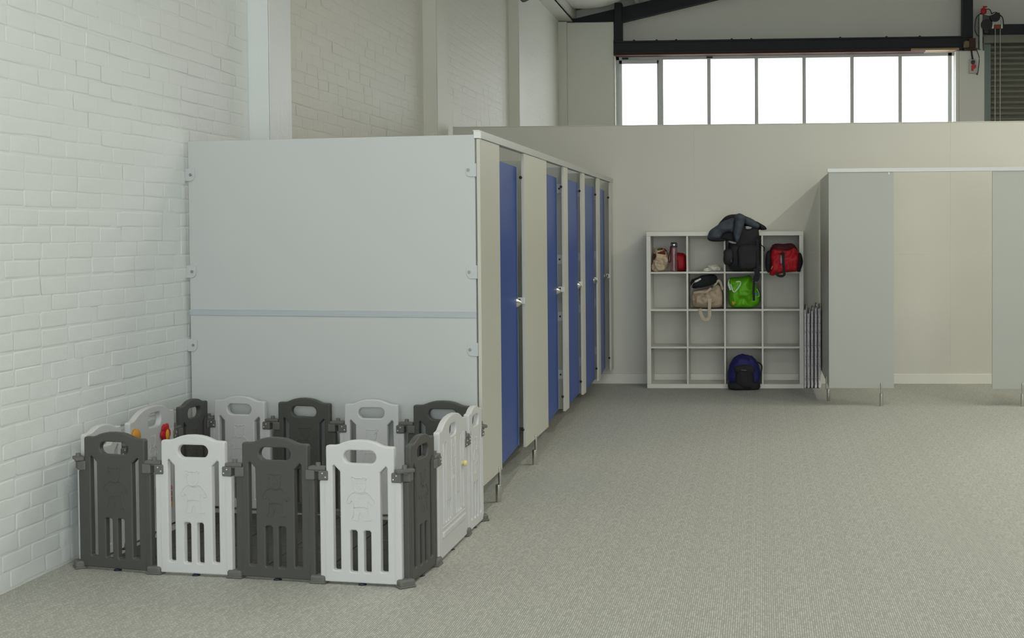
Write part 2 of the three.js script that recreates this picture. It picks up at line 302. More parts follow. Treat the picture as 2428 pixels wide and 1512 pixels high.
// high window band
const band = structure('window_1', 'aluminium window band of seven bright panes');
{
  const z0 = -21.36, z1 = -21.30, bottom = 2.2, top = 4.195;
  const frame = [bx(-2.25, 2.98, 4.145, top, z0, z1), bx(-2.25, 2.98, bottom, 2.26, z0, z1), bx(-2.25, -2.19, bottom, top, z0, z1), bx(2.868, 2.93, bottom, top, z0, z1)];
  part(band, 'window_frame', merge(frame), M.alu);
  const edges = [-1.5]; for (let i = 1; i < 6; i++) edges.push(-1.5 + i * 0.7345); edges.push(2.89);
  for (let i = 1; i < 6; i++) part(band, 'mullion', bx(edges[i] - 0.058, edges[i] - 0.002, 2.24, 4.16, z0 - 0.005, z1 + 0.012), M.alu);
  part(band, 'mullion', bx(-1.585, -1.505, 2.24, 4.16, z0, z1 + 0.01), M.alu);
  part(band, 'casement', merge([bx(-2.19, -2.145, 2.26, 4.14, z0, z1 + 0.02), bx(-1.60, -1.575, 2.26, 4.14, z0, z1 + 0.02), bx(-2.19, -1.575, 4.085, 4.14, z0, z1 + 0.02), bx(-2.19, -1.575, 2.26, 2.32, z0, z1 + 0.02)]), M.alu);
  part(band, 'pane', bx(-2.145, -1.60, 2.3, 4.09, -21.335, -21.329, 0.001), M.glass);
  for (let i = 0; i < 6; i++) part(band, 'pane', bx(edges[i] - 0.004, edges[i + 1] - 0.056, 2.25, 4.15, -21.335, -21.329, 0.001), M.glass);
  for (const x of [-2.14, -0.83]) part(band, 'catch', bx(x, x + 0.095, 4.155, 4.18, -21.3, -21.26), M.black);
  part(band, 'reveal', bx(2.955, 3.0, 2.2, 4.19, -21.36, -21.06), M.wallPaint);
  part(band, 'reveal', bx(-2.25, -2.235, 2.2, 4.19, -21.3, -21.12), M.wallPaint);
}

// roller door
const roller = structure('door_1', 'dark grey roller shutter door with horizontal slats');
{
  const pr = new THREE.Shape(), H = 0.0845; pr.moveTo(0, 0); pr.lineTo(0.006, 0.004); pr.quadraticCurveTo(0.026, 0.012, 0.028, 0.036); pr.quadraticCurveTo(0.026, 0.062, 0.008, 0.072); pr.lineTo(0.004, H); pr.lineTo(-0.004, H); pr.lineTo(-0.004, 0);
  const sl = boxUv(new THREE.ExtrudeGeometry(pr, { depth: 3.98, bevelEnabled: false, curveSegments: 4 }).rotateY(-Math.PI / 2));   // profile x -> +z, length -> -x
  for (let i = 0; i < 52; i++) { const o = part(roller, 'slat', sl, M.slat); o.position.set(7.47, i * H + 0.01, -21.32); }
  part(roller, 'guide_rail', bx(3.40, 3.505, 0, 4.32, -21.345, -21.22), M.guide); part(roller, 'guide_rail', bx(7.455, 7.55, 0, 4.32, -21.345, -21.22), M.guide);
  part(roller, 'housing', bx(3.37, 7.55, 4.30, 4.43, -21.36, -21.06), M.slat);
}

// dividing partition of butted boards with a skirting board
const ZP = -13.22, PH = 2.495;
const partition = structure('wall_back', 'white boarded partition wall stopping below the roof');
for (const [x0, x1] of [[-2.99, -0.6415], [-0.6405, 1.8015], [1.8025, 4.245], [4.247, 6.69]]) for (const [y0, y1] of [[0, 1.2432], [1.2436, PH]]) part(partition, 'panel', bx(x0, x1, y0, y1, ZP - 0.012, ZP, 0.0008), M.partition);
part(partition, 'stud_core', plainBox(-2.989, 6.689, 0, PH - 0.001, ZP - 0.09, ZP - 0.0014), M.partition);
part(partition, 'capping', bx(-2.99, 6.7, PH, PH + 0.008, ZP - 0.1, ZP + 0.004, 0.002), M.partition);
const skirt = structure('baseboard_back', 'white skirting board along the partition', bx(-2.96, 6.69, 0, 0.098, ZP, ZP + 0.016, 0.004), M.skirting); skirt.userData.kind = 'structure';

// roof
const ceiling = structure('ceiling', 'pale lined roof on steel rafters');
{
  for (const s of [1, -1]) {
    const half = 7.4, ang = Math.atan(0.223) * s, g = plainBox(-half / 2 - 0.1, half / 2 + 0.1, 0, 0.1, ZB - 0.4, ZF + 0.3).rotateZ(ang);
    part(ceiling, 'roof_deck', g.translate(RIDGE - s * half / 2, roofY(RIDGE) - half / 2 * 0.223 + 0.02, 0), M.sarking);
  }
  for (let i = 0; i < 14; i++) {
    const x = -2.88 + i * 0.99, y = roofY(x) - 0.155;
    if (i < 14) part(ceiling, 'purlin', bx(x - 0.025, x + 0.025, y, y + 0.15, -21.3, ZF, 0.004), M.board);
    if (i < 13) {                                                        // lining blanket sagging between the purlins
      const n = 10, pts = []; for (let k = 0; k <= n; k++) { const t = k / n, xx = x + 0.03 + t * 0.93; pts.push([xx, roofY(xx) - 0.05 - 0.085 * Math.sin(Math.PI * t)]); }
      const sh = new THREE.Shape(); pts.forEach(([a, b], k) => (k ? sh.lineTo(a, b) : sh.moveTo(a, b))); for (const [a, b] of pts.slice().reverse()) sh.lineTo(a, b + 0.02);
      part(ceiling, 'lining', new THREE.ExtrudeGeometry(sh, { depth: 27.2, bevelEnabled: false }).translate(0, 0, -20.9), M.ceiling);
    }
  }
  for (let k = 0; k < 18; k++) part(ceiling, 'soffit_board', bx(XL - 0.02, -2.9, 4.73, 4.755, -21.3 + k * 1.52, -21.3 + k * 1.52 + 1.513, 0.003).rotateZ(0), M.board);
}
for (const [z, first] of [[-21.27, 1], [-17.05, 0], [-12.75, 0], [-8.38, 0], [-2.5, 0], [2.5, 0]]) {
  const sh = new THREE.Shape(), low = (x) => roofY(x) - 0.155 - 0.225, top = (x) => roofY(x) - 0.157;
  const x0 = -3.08; sh.moveTo(x0, top(x0)); sh.lineTo(RIDGE, top(RIDGE)); sh.lineTo(2 * RIDGE - x0, top(x0)); sh.lineTo(2 * RIDGE - x0, low(x0) - 0.2); sh.lineTo(2 * RIDGE - x0 - 0.9, low(x0 + 0.9)); sh.lineTo(RIDGE, low(RIDGE)); sh.lineTo(x0 + 0.9, low(x0 + 0.9)); sh.lineTo(x0 + 0.14, first ? low(x0 + 0.14) : 4.36); sh.lineTo(x0, first ? low(x0) : 4.35);
  structure('beam_' + (5 + [-21.27, -17.05, -12.75, -8.38, -2.5, 2.5].indexOf(z)), 'dark steel roof rafter', new THREE.ExtrudeGeometry(sh, { depth: 0.15, bevelEnabled: false }).translate(0, 0, z - 0.07), M.steel);
}
structure('wall_right', 'plain painted side wall', plainBox(XR, XR + 0.3, 0, 5.05, ZB, ZF), M.wallPaint);
{
  // the wall behind the camera, with the big open loading doorway that daylight comes through
  const w = structure('wall_front', 'end wall with an open loading doorway');
  part(w, 'wall_core', merge([plainBox(XL, -2.6, 0, 4.3, ZF, ZF + 0.3), plainBox(6.4, XR, 0, 4.3, ZF, ZF + 0.3), plainBox(XL, XR, 4.3, 6.8, ZF, ZF + 0.3)]), M.wallPaint);
}

// ------------------------------------------------------------------ roof lamps (above the frame, two of them added for brightness)
LAMPS.forEach(([x, z, power], i) => {
  const t = thing('unseen_lamp', ['added white linear lamp brightening the play pen corner', 'white linear lamp hanging over the floor beside the cubicle row', 'nearest white linear lamp of the right-hand row', 'middle white linear lamp of the right-hand row', 'white linear lamp of the right-hand row beside the partition', 'white linear lamp nearest the plain right side wall', 'added white linear lamp behind the partition, brightening the gable wall', 'white linear lamp behind the partition, nearer the brick wall'][i], 'lamp', [x, LAMP_Y, z], 0, 'roof lamps');
  part(t, 'housing', rbox(0.16, 0.06, 1.5, 0.01).translate(0, 0.05, 0), M.lampBody);
  part(t, 'diffuser', rbox(0.13, 0.03, 1.46, 0.01).translate(0, 0.012, 0), M.lampGlow);
  const hy = roofY(x) - LAMP_Y - 0.2;
  for (const q of [-0.6, 0.6]) part(t, 'hanger', new THREE.CylinderGeometry(0.003, 0.003, hy, 6).translate(0, 0.08 + hy / 2, q), M.rod);
  const l = new THREE.RectAreaLight(LAMP_COLOR, power, 0.13, 1.46); l.position.set(0, -0.006, 0); l.rotation.x = -Math.PI / 2; t.add(l);
});

// ------------------------------------------------------------------ row of cubicles along the brick wall
const XC = -1.43, ZC = -6.935;
const cub = thing('changing_cubicles', 'row of grey changing cubicles with dark blue doors along the brick wall', 'cubicle', [-2.2, 0, -10]);
{
  const a = V3(-1.453, 0, ZC), b = V3(-3.1, 0, -7.235), dir = b.clone().sub(a).normalize(), ang = Math.atan2(-dir.z, dir.x);      // the end panel runs a little skew
  const skew = (g) => g.rotateY(ang).translate(a.x, 0, a.z);            // local x = distance from the front post, local z+ faces away from camera or towards it
  const zs = 0;                                                         // panel's outer face at local z = 0
  const outward = V3(0, 0, 1).applyAxisAngle(V3(0, 1, 0), ang).z > 0 ? 1 : -1;
  const pbox = (x0, x1, y0, y1, d0, d1, r) => skew(bx(x0, x1, y0, y1, outward * d0, outward * d1, r));
  wpart(cub, 'side_panel', pbox(0.004, 1.657, 0.15, 1.031, -0.018, 0, 0.0015), M.laminate);
  wpart(cub, 'side_panel', pbox(0.004, 1.657, 1.061, 1.967, -0.018, 0, 0.0015), M.laminate);
  wpart(cub, 'joint_strip', pbox(0.002, 1.66, 1.0305, 1.0615, -0.02, 0.004, 0.001), M.edging);
  for (const [y, off] of [[1.787, 0], [1.266, 0], [0.868, 0]]) for (const s of [0, 1]) {
    const sh = new THREE.Shape(), w = 0.056, h = 0.034; sh.moveTo(0, -h); sh.lineTo(0, h); sh.lineTo(w - 0.012, h); sh.quadraticCurveTo(w, h, w, h - 0.014); sh.lineTo(w, -h + 0.026); sh.quadraticCurveTo(w - 0.004, -h, w - 0.03, -h); sh.lineTo(0, -h);
    let g = extrude(sh, 0.006, 0.0012, 1); if (s) g = g.scale(-1, 1, 1);
    if (s) { const p = g.attributes.position; const idx = []; for (let i = 0; i < p.count; i += 3) idx.push(i, i + 2, i + 1); g.setIndex(idx); g = g.toNonIndexed(); g.computeVertexNormals(); }
    const x0 = s ? 1.673 : -0.001;
    const br = wpart(cub, 'bracket', merge([skew(g.translate(x0, y + off, outward * 0.0032)), pbox(s ? 1.668 : -0.004, s ? 1.674 : 0.0, y - h, y + h, -0.02, 0.004, 0.001)]), M.bracket);
    const sc = new THREE.CylinderGeometry(0.0075, 0.0085, 0.004, 14).rotateX(Math.PI / 2).translate(s ? x0 - 0.034 : 0.038, y, outward * 0.0075);
    wpart({ position: cub.position, add: (o) => br.add(o) }, 'screw', skew(sc), M.screw);
  }
  // pilasters, doors, partitions, feet, head rail
  const P = [[-6.935, -7.457], [-8.236, -9.11], [-9.915, -10.115], [-10.93, -11.105], [-11.98, -12.145], [-13.0, -13.2]];
  P.forEach(([z0, z1], i) => {
    const p = wpart(cub, 'pilaster', bx(XC - 0.018, XC, i > 4 ? 0.15 : 0.162, 1.946, z1, z0, 0.0015), M.laminateWarmLit);
    if (i) {
      const k = wpart({ position: cub.position, add: (o) => p.add(o) }, 'lock_keep', bx(XC - 0.043, XC - 0.001, 1.034, 1.074, z0, z0 + 0.022, 0.003), M.keep, 'pale lock keep with a dark slot');
      wpart({ position: cub.position, add: (o) => p.add(o) }, 'keep_slot', bx(XC - 0.035, XC - 0.024, 1.042, 1.067, z0 + 0.0215, z0 + 0.0232, 0.0008), M.black);
    }
    if (i) { for (const y of [1.80, 0.27]) wpart({ position: cub.position, add: (o) => p.add(o) }, 'bumper', new THREE.SphereGeometry(0.010, 10, 8).translate(XC - 0.02, y, z0 + 0.004), M.black); }
  });
  [[-9.07, 1], [-10.02, 2], [-11.02, 3], [-12.06, 4]].forEach(([z, k]) => {
    const p = wpart(cub, 'dividing_panel', bx(-3.05, XC - 0.02, 0.165, 1.946, z - 0.018, z, 0.0015), M.laminateShaded);
    for (const y of [1.79, 1.27, 0.85, 0.42]) { const q = wpart({ position: cub.position, add: (o) => p.add(o) }, 'bracket', bx(XC - 0.075, XC - 0.019, y - 0.034, y + 0.034, z, z + 0.005, 0.002), M.bracket); wpart({ position: cub.position, add: (o) => p.add(o) }, 'screw', new THREE.SphereGeometry(0.007, 8, 6).translate(XC - 0.05, y, z + 0.006), M.black); }
  });
  const doorGeo = rbox(0.018, 1.688, 0.77, 0.0015, 1).translate(0, 0.844, -0.387);
  const knob = new THREE.LatheGeometry([[0, 0.030], [0.006, 0.029], [0.018, 0.016], [0.028, 0.006], [0.031, 0]].map(([x, y]) => new THREE.Vector2(x, y)).reverse(), 20).rotateZ(-Math.PI / 2);
  [[-7.462, 2.6], [-9.115, 3.0], [-10.12, 1.7], [-11.11, 1.6], [-12.15, 3.3]].forEach(([z, deg], i) => {
    const w = [0.772, 0.795, 0.805, 0.865, 0.845][i], d = part(cub, 'door', doorGeo, M.blue);
    d.position.set(-1.449 + 2.2, 0.176, z + 10); d.scale.z = w / 0.77; d.rotation.y = deg * Math.PI / 180;
    part(d, 'edge_strip', rbox(0.0195, 1.69, 0.004, 0.0008, 1).translate(0, 0.844, -0.7725), M.bracket);
    part(d, 'lock_knob', knob.clone().translate(0.009, 0.867, -0.742), M.stainless);
  });
  for (const [z, dx] of [[-7.36, 0], [-8.56, 0]]) {
    const f = wpart(cub, 'foot', lathe([[0, 0], [0.0155, 0], [0.0155, 0.093], [0.0135, 0.0955], [0, 0.0955]], 24).translate(XC - 0.004, 0, z), M.stainless);
    wpart({ position: cub.position, add: (o) => f.add(o) }, 'clamp_rod', lathe([[0, 0.093], [0.0085, 0.093], [0.0085, 0.188], [0.006, 0.192], [0, 0.1925]], 18).translate(XC + 0.0045, 0, z), M.stainless);
  }
  wpart(cub, 'head_rail', bx(XC - 0.032, XC + 0.006, 1.947, 1.988, -8.80, -6.93, 0.002), M.rail); wpart(cub, 'head_rail', bx(XC - 0.032, XC + 0.006, 1.946, 1.987, -13.2, -8.803, 0.002), M.rail);
  wpart(cub, 'end_cap', merge([bx(XC - 0.034, XC + 0.007, 1.984, 1.9895, -6.93, -6.9265, 0.0005), bx(XC + 0.0025, XC + 0.0075, 1.945, 1.9895, -6.93, -6.9265, 0.0005), bx(XC - 0.03, XC + 0.003, 1.949, 1.985, -6.931, -6.9285, 0.0005)]), M.endCap);
}

// ------------------------------------------------------------------ the second cubicle, by the partition
const cub2 = thing('changing_cubicle', 'open grey changing cubicle on steel feet at the right, beside the shelf', 'cubicle', [1.3, 0, -12.3]);
{
  const z = -11.53;
  wpart(cub2, 'pilaster', bx(0.565, 1.106, 0.15, 1.958, z - 0.018, z, 0.0015), M.laminateShaded); wpart(cub2, 'pilaster', bx(1.918, 2.46, 0.145, 1.955, z - 0.018, z, 0.0015), M.laminateShaded);
  wpart(cub2, 'side_panel', bx(0.567, 0.585, 0.15, 1.958, -13.2, z - 0.02, 0.0015), M.laminateWarmLit);
  wpart(cub2, 'head_rail', bx(0.555, 2.48, 1.957, 1.991, z - 0.03, z + 0.006, 0.002), M.rail);
  for (const [x, zz] of [[1.002, z - 0.004], [2.168, z - 0.004]]) {
    const f = wpart(cub2, 'foot', lathe([[0, 0], [0.0155, 0], [0.0155, 0.105], [0.0135, 0.108], [0, 0.108]], 20).translate(x, 0, zz), M.stainless);
    wpart({ position: cub2.position, add: (o) => f.add(o) }, 'clamp_rod', lathe([[0, 0.105], [0.0085, 0.105], [0.0085, 0.19], [0.006, 0.194], [0, 0.1945]], 16).translate(x, 0, zz + 0.009), M.stainless);
  }
  const f = wpart(cub2, 'foot', lathe([[0, 0], [0.0155, 0], [0.0155, 0.1], [0.0135, 0.103], [0, 0.103]], 20).translate(0.578, 0, -11.88), M.stainless);
  wpart({ position: cub2.position, add: (o) => f.add(o) }, 'clamp_rod', lathe([[0, 0.1], [0.0085, 0.1], [0.0085, 0.21], [0.006, 0.214], [0, 0.2145]], 16).translate(0.562, 0, -11.88), M.stainless);
  for (const y of [0.178, 0.156]) wpart(cub2, 'screw', new THREE.SphereGeometry(0.007, 10, 8).translate(2.166, y + 0.005, z), M.screw);
  wpart(cub2, 'screw', bx(1.062, 1.07, 1.935, 1.957, z, z + 0.004, 0.001), M.screw);
}

// ------------------------------------------------------------------ cube shelf
const SX = -1.075, SZ = -12.83, CELL = 0.3355, PITCH = 0.3515, SD = 0.385;
const cx = (i) => SX + 0.04 + i * PITCH + CELL / 2, cy = (r) => 0.04 + (3 - r) * PITCH;      // centre and floor of a cell
const shelf = thing('cube_shelf', 'white open cube shelf of sixteen compartments against the partition', 'shelf', [SX + 0.735, 0, SZ - SD / 2]);
{
  const zb = SZ - SD;
  wpart(shelf, 'top_board', bx(SX, SX + 1.47, 1.43, 1.47, zb, SZ, 0.002), M.shelf); wpart(shelf, 'bottom_board', bx(SX, SX + 1.47, 0, 0.04, zb + 0.02, SZ, 0.002), M.shelf);
  wpart(shelf, 'side_board', bx(SX, SX + 0.0395, 0.0405, 1.4295, zb + 0.02, SZ, 0.002), M.shelf); wpart(shelf, 'side_board', bx(SX + 1.4305, SX + 1.47, 0.0405, 1.4295, zb + 0.02, SZ, 0.002), M.shelf);
  for (let i = 1; i < 4; i++) { const x = SX + 0.04 + i * PITCH - 0.016; wpart(shelf, 'upright', bx(x, x + 0.016, 0.04, 1.43, zb + 0.02, SZ - 0.002, 0.001), M.shelf); }
  for (let r = 0; r < 3; r++) for (let i = 0; i < 4; i++) { const y = cy(r) - 0.016; wpart(shelf, 'shelf_board', bx(cx(i) - CELL / 2, cx(i) + CELL / 2, y, y + 0.016, zb + 0.02, SZ - 0.003, 0.001), M.shelf); }
}

// ------------------------------------------------------------------ what is on the shelf
{ // patterned cloth, top left
  const t = thing('folded_cloth', 'crumpled beige cloth with dark red pattern in the top left compartment', 'cloth', [cx(0) - 0.085, cy(0) + 0.002, SZ - 0.14]);
  part(t, 'cloth_heap', lump(0.134, 0.215, 0.24, { e: 0.75, folds: 0.026, freq: 15, seed: 2, sharp: 0.7 }), M.patterned);
  part(t, 'cloth_fold', lump(0.115, 0.10, 0.12, { e: 0.7, folds: 0.035, freq: 20, seed: 5, sharp: 0.8 }).translate(-0.012, 0, 0.075), M.beige, 'plain beige fold in front');
  part(t, 'cloth_fold', lump(0.10, 0.075, 0.06, { e: 0.7, folds: 0.02, freq: 22, seed: 8, sharp: 0.8 }).rotateZ(-0.5).translate(0.012, 0.075, 0.10), M.beige, 'plain beige fold above');
}
{ // water bottle
  const t = thing('water_bottle', 'clear pink-tinted water bottle with dark cap and wrist strap', 'bottle', [cx(0) + 0.047, cy(0), SZ - 0.075]);
  part(t, 'bottle_body', lathe([[0, 0.002], [0.026, 0.002], [0.031, 0.008], [0.031, 0.215], [0.028, 0.228], [0.026, 0.232]], 28), M.bottle);
  part(t, 'cap', lathe([[0.0295, 0.228], [0.0315, 0.232], [0.0315, 0.262], [0.026, 0.276], [0, 0.278]], 28), M.bottleCap);
  part(t, 'cap_band', lathe([[0.032, 0.246], [0.0325, 0.248], [0.0325, 0.256], [0.032, 0.258]], 28), M.silver);
  part(t, 'wrist_strap', strap([[-0.03, 0.24, 0.012], [-0.034, 0.19, 0.03], [-0.05, 0.13, 0.04], [-0.045, 0.095, 0.045], [-0.03, 0.10, 0.046], [-0.026, 0.16, 0.036], [-0.022, 0.235, 0.024]], 0.012, 0.003, 28), M.darkRed);
}
{
  const t = thing('red_bag', 'small dark red cloth bag squeezed behind the water bottle', 'bag', [cx(0) + 0.100, cy(0) + 0.002, SZ - 0.225]);
  part(t, 'bag_body', lump(0.115, 0.175, 0.2, { e: 0.5, folds: 0.008, freq: 10, seed: 3, shape: (x, y, z) => [x, y * (1 - 0.9 * (x + 0.03)), z] }), M.redCloth);
  part(t, 'seam', strap([[-0.02, 0.01, 0.102], [-0.018, 0.08, 0.103], [-0.03, 0.16, 0.085]], 0.008, 0.003), M.darkRed);
}
{ // crumpled paper
  const t = thing('crumpled_paper', 'small crumpled white cloth lying alone in the second compartment', 'cloth', [cx(1) + 0.07, cy(0) + 0.002, SZ - 0.09]);
  part(t, 'paper_heap', lump(0.135, 0.058, 0.12, { e: 0.9, folds: 0.026, freq: 30, seed: 14, sharp: 0.8 }), M.paper);
  part(t, 'paper_corner', lump(0.08, 0.03, 0.06, { e: 0.9, folds: 0.014, freq: 32, seed: 19, sharp: 0.8 }).translate(-0.06, 0, 0.02), M.paper);
}
{ // black backpack
  const t = thing('black_backpack', 'black backpack hanging out of the top row under the grey jacket', 'backpack', [cx(2) + 0.005, cy(0) + 0.003, SZ - 0.02]);
  part(t, 'pack_body', lump(0.308, 0.318, 0.22, { e: 0.5, folds: 0.010, freq: 8, seed: 21, sharp: 0.4 }).translate(0, 0, 0.0), M.blackCloth);
  part(t, 'front_pocket', lump(0.19, 0.23, 0.09, { e: 0.5, folds: 0.01, freq: 10, seed: 22 }).translate(0.035, 0.02, 0.115), M.blackPocket);
  part(t, 'side_pocket', lump(0.09, 0.15, 0.10, { e: 0.6, folds: 0.008, freq: 10, seed: 23 }).translate(-0.145, 0.06, 0.10), M.blackPocket);
  part(t, 'lid', lump(0.25, 0.22, 0.085, { e: 0.6, folds: 0.008, freq: 9, seed: 24 }).translate(0.02, 0.20, 0.078), M.blackCloth);
  part(t, 'strap', strap([[0.125, 0.30, 0.13], [0.13, 0.15, 0.155], [0.125, 0.0, 0.16], [0.10, -0.05, 0.155], [0.09, -0.16, 0.15], [0.092, -0.27, 0.15]], 0.022, 0.003, 30), M.blackCloth);
  part(t, 'strap', strap([[0.11, 0.03, 0.14], [0.125, -0.02, 0.155], [0.115, -0.07, 0.155], [0.098, -0.05, 0.152]], 0.05, 0.004, 16), M.blackCloth);
  part(t, 'cord', tube([[0.15, 0.25, 0.06], [0.175, 0.235, 0.09], [0.192, 0.215, 0.07], [0.185, 0.19, 0.05]], 0.004, 12, 6), M.blackCloth);
  part(t, 'emblem', rbox(0.004, 0.022, 0.002, 0.0008).translate(-0.115, 0.10, 0.148), M.lining);
}
{ // jacket
  const t = thing('grey_jacket', 'dark grey jacket thrown over the top of the shelf', 'jacket', [cx(2) - 0.03, 1.477, SZ - 0.06]);
  const cut = (l) => l.map(([x, y]) => [x / 1000, y / 1000]), piece = (name, l, z, o, m, label) => part(t, name, puff(cut(l), o).translate(0, 0, z), m, label);
  piece('jacket_body', [[-215, 20], [-205, 62], [-175, 100], [-135, 136], [-90, 152], [-35, 156], [-8, 164], [24, 152], [52, 136], [105, 114], [148, 84], [176, 56], [180, 6], [60, 4], [-80, 4], [-190, 4]], -0.005, { T: 0.095, R: 0.08, folds: 0.02, freq: 13, seed: 3 }, M.jacketDark, 'dark back of the jacket');
  piece('sleeve', [[-302, -66], [-292, -22], [-278, 4], [-222, 44], [-172, 78], [-100, 108], [-52, 114], [-48, 40], [-64, -22], [-110, -12], [-160, -36], [-182, -72], [-240, -88], [-290, -84]], 0.155, { T: 0.06, R: 0.06, folds: 0.016, freq: 11, seed: 5, back: 0.75 }, M.jacket);
  piece('cuff', [[-303, -62], [-270, -68], [-190, -68], [-128, -84], [-150, -96], [-262, -98], [-295, -84]], 0.165, { T: 0.045, R: 0.03, folds: 0.004, seed: 6, cell: 0.005 }, M.jacketDark, 'dark cuff');
  piece('inner_side', [[-190, -78], [-170, -40], [-112, -10], [-62, -20], [-50, -72], [-36, -106], [-110, -94]], 0.15, { T: 0.03, R: 0.04, folds: 0.006, seed: 7, cell: 0.006 }, M.jacketDark, 'dark inner side');
  piece('sleeve', [[-42, 140], [-10, 160], [30, 148], [52, 126], [44, 72], [28, 18], [8, -40], [-8, -88], [-28, -116], [-48, -92], [-60, -48], [-62, -6], [-50, 62]], 0.19, { T: 0.045, R: 0.045, folds: 0.01, freq: 14, seed: 8, cell: 0.006, back: 0.8 }, M.jacket);
  piece('front_flap', [[42, 122], [104, 112], [150, 84], [182, 46], [172, 22], [142, 16], [92, 34], [48, 58], [34, 76]], 0.13, { T: 0.05, R: 0.05, folds: 0.012, freq: 14, seed: 9, cell: 0.006 }, M.jacket);
  piece('hem', [[146, 88], [192, 66], [238, 36], [248, 12], [184, 8], [172, 50]], 0.06, { T: 0.05, R: 0.04, folds: 0.008, seed: 10, cell: 0.006 }, M.jacketDark);
  piece('lining', [[52, 40], [56, 14], [100, 16], [112, 28]], 0.168, { T: 0.008, R: 0.01, folds: 0.003, seed: 11, cell: 0.004 }, M.lining, 'pale lining showing at an opening');
  piece('lining', [[-108, -94], [-94, -112], [-40, -122], [-30, -110], [-60, -100]], 0.172, { T: 0.010, R: 0.012, folds: 0.003, seed: 12, cell: 0.004 }, M.lining, 'pale lining showing at an opening');
}
{ // red sports bag
  const t = thing('red_sports_bag', 'bright red and black sports bag in the top right compartment', 'bag', [cx(3), cy(0) + 0.006, SZ]);
  const px = (l, z) => l.map(([x, y]) => [(1800 + x / 10.8 - 1804) * -(SZ + z) / 3250 - t.position.x, 1.46 - (540 + y / 10.8 - 551) * -(SZ + z) / 3250 - t.position.y]);
  const piece = (name, l, z, o, m) => part(t, name, puff(px(l, z), o).translate(0, 0, z), m);
  piece('bag_body', [[215, 700], [300, 500], [370, 420], [480, 405], [600, 415], [800, 400], [880, 425], [940, 500], [985, 620], [990, 900], [985, 1100], [600, 1108], [230, 1105], [190, 900]], -0.03, { T: 0.11, R: 0.09, folds: 0.012, freq: 12, seed: 41 }, M.darkRed);
  piece('front_panel', [[300, 620], [350, 550], [420, 530], [550, 560], [640, 570], [760, 560], [850, 520], [920, 540], [970, 600], [1000, 700], [1010, 850], [990, 1000], [970, 1110], [850, 1130], [740, 1140], [640, 1150], [450, 1200], [320, 1225], [260, 1190], [270, 1080], [290, 1000], [300, 850], [285, 740]], 0.075, { T: 0.06, R: 0.05, folds: 0.022, freq: 13, seed: 42, back: 0.8 }, M.redCloth);
  piece('end_panel', [[150, 850], [190, 620], [260, 580], [310, 650], [310, 900], [280, 1080], [240, 1150], [200, 1130], [160, 1050]], 0.05, { T: 0.04, R: 0.03, folds: 0.006, seed: 43, cell: 0.005, back: 0.9 }, M.blackCloth);
  piece('end_panel', [[960, 760], [1020, 640], [1060, 660], [1100, 780], [1110, 880], [1090, 980], [1060, 1060], [1040, 1130], [960, 1120]], 0.055, { T: 0.045, R: 0.03, folds: 0.006, seed: 44, cell: 0.005, back: 0.9 }, M.blackCloth);
  part(t, 'zip_shadow_strap', strap([[-0.085, 0.232, 0.07], [-0.03, 0.214, 0.118], [0.05, 0.214, 0.118], [0.10, 0.236, 0.07]], 0.026, 0.006), M.darkRed);  // dark strap stands for the zip and the shadow along it
  part(t, 'handle', strap([[0.0, 0.17, 0.14], [0.016, 0.16, 0.147], [0.018, 0.08, 0.152], [0.024, 0.0, 0.148], [0.026, -0.03, 0.146], [0.002, -0.045, 0.144], [-0.035, -0.036, 0.142], [-0.045, -0.01, 0.136]], 0.024, 0.004, 36), M.blackCloth);
  part(t, 'handle', strap([[-0.025, 0.168, 0.142], [0.045, 0.168, 0.142]], 0.026, 0.006, 4, V3(0, 1, 0.0)), M.blackCloth);
  part(t, 'tag', lump(0.015, 0.075, 0.006, { e: 0.9, folds: 0.002, freq: 20, seed: 1 }).translate(-0.002, 0.07, 0.157), M.lining);
  part(t, 'emblem', merge([rbox(0.005, 0.012, 0.002, 0.0008).rotateZ(-0.5).translate(-0.082, 0.044, 0.142), rbox(0.005, 0.012, 0.002, 0.0008).rotateZ(-0.9).translate(-0.086, 0.035, 0.142), rbox(0.005, 0.011, 0.002, 0.0008).rotateZ(-0.3).translate(-0.090, 0.026, 0.142)]), M.lining);
}
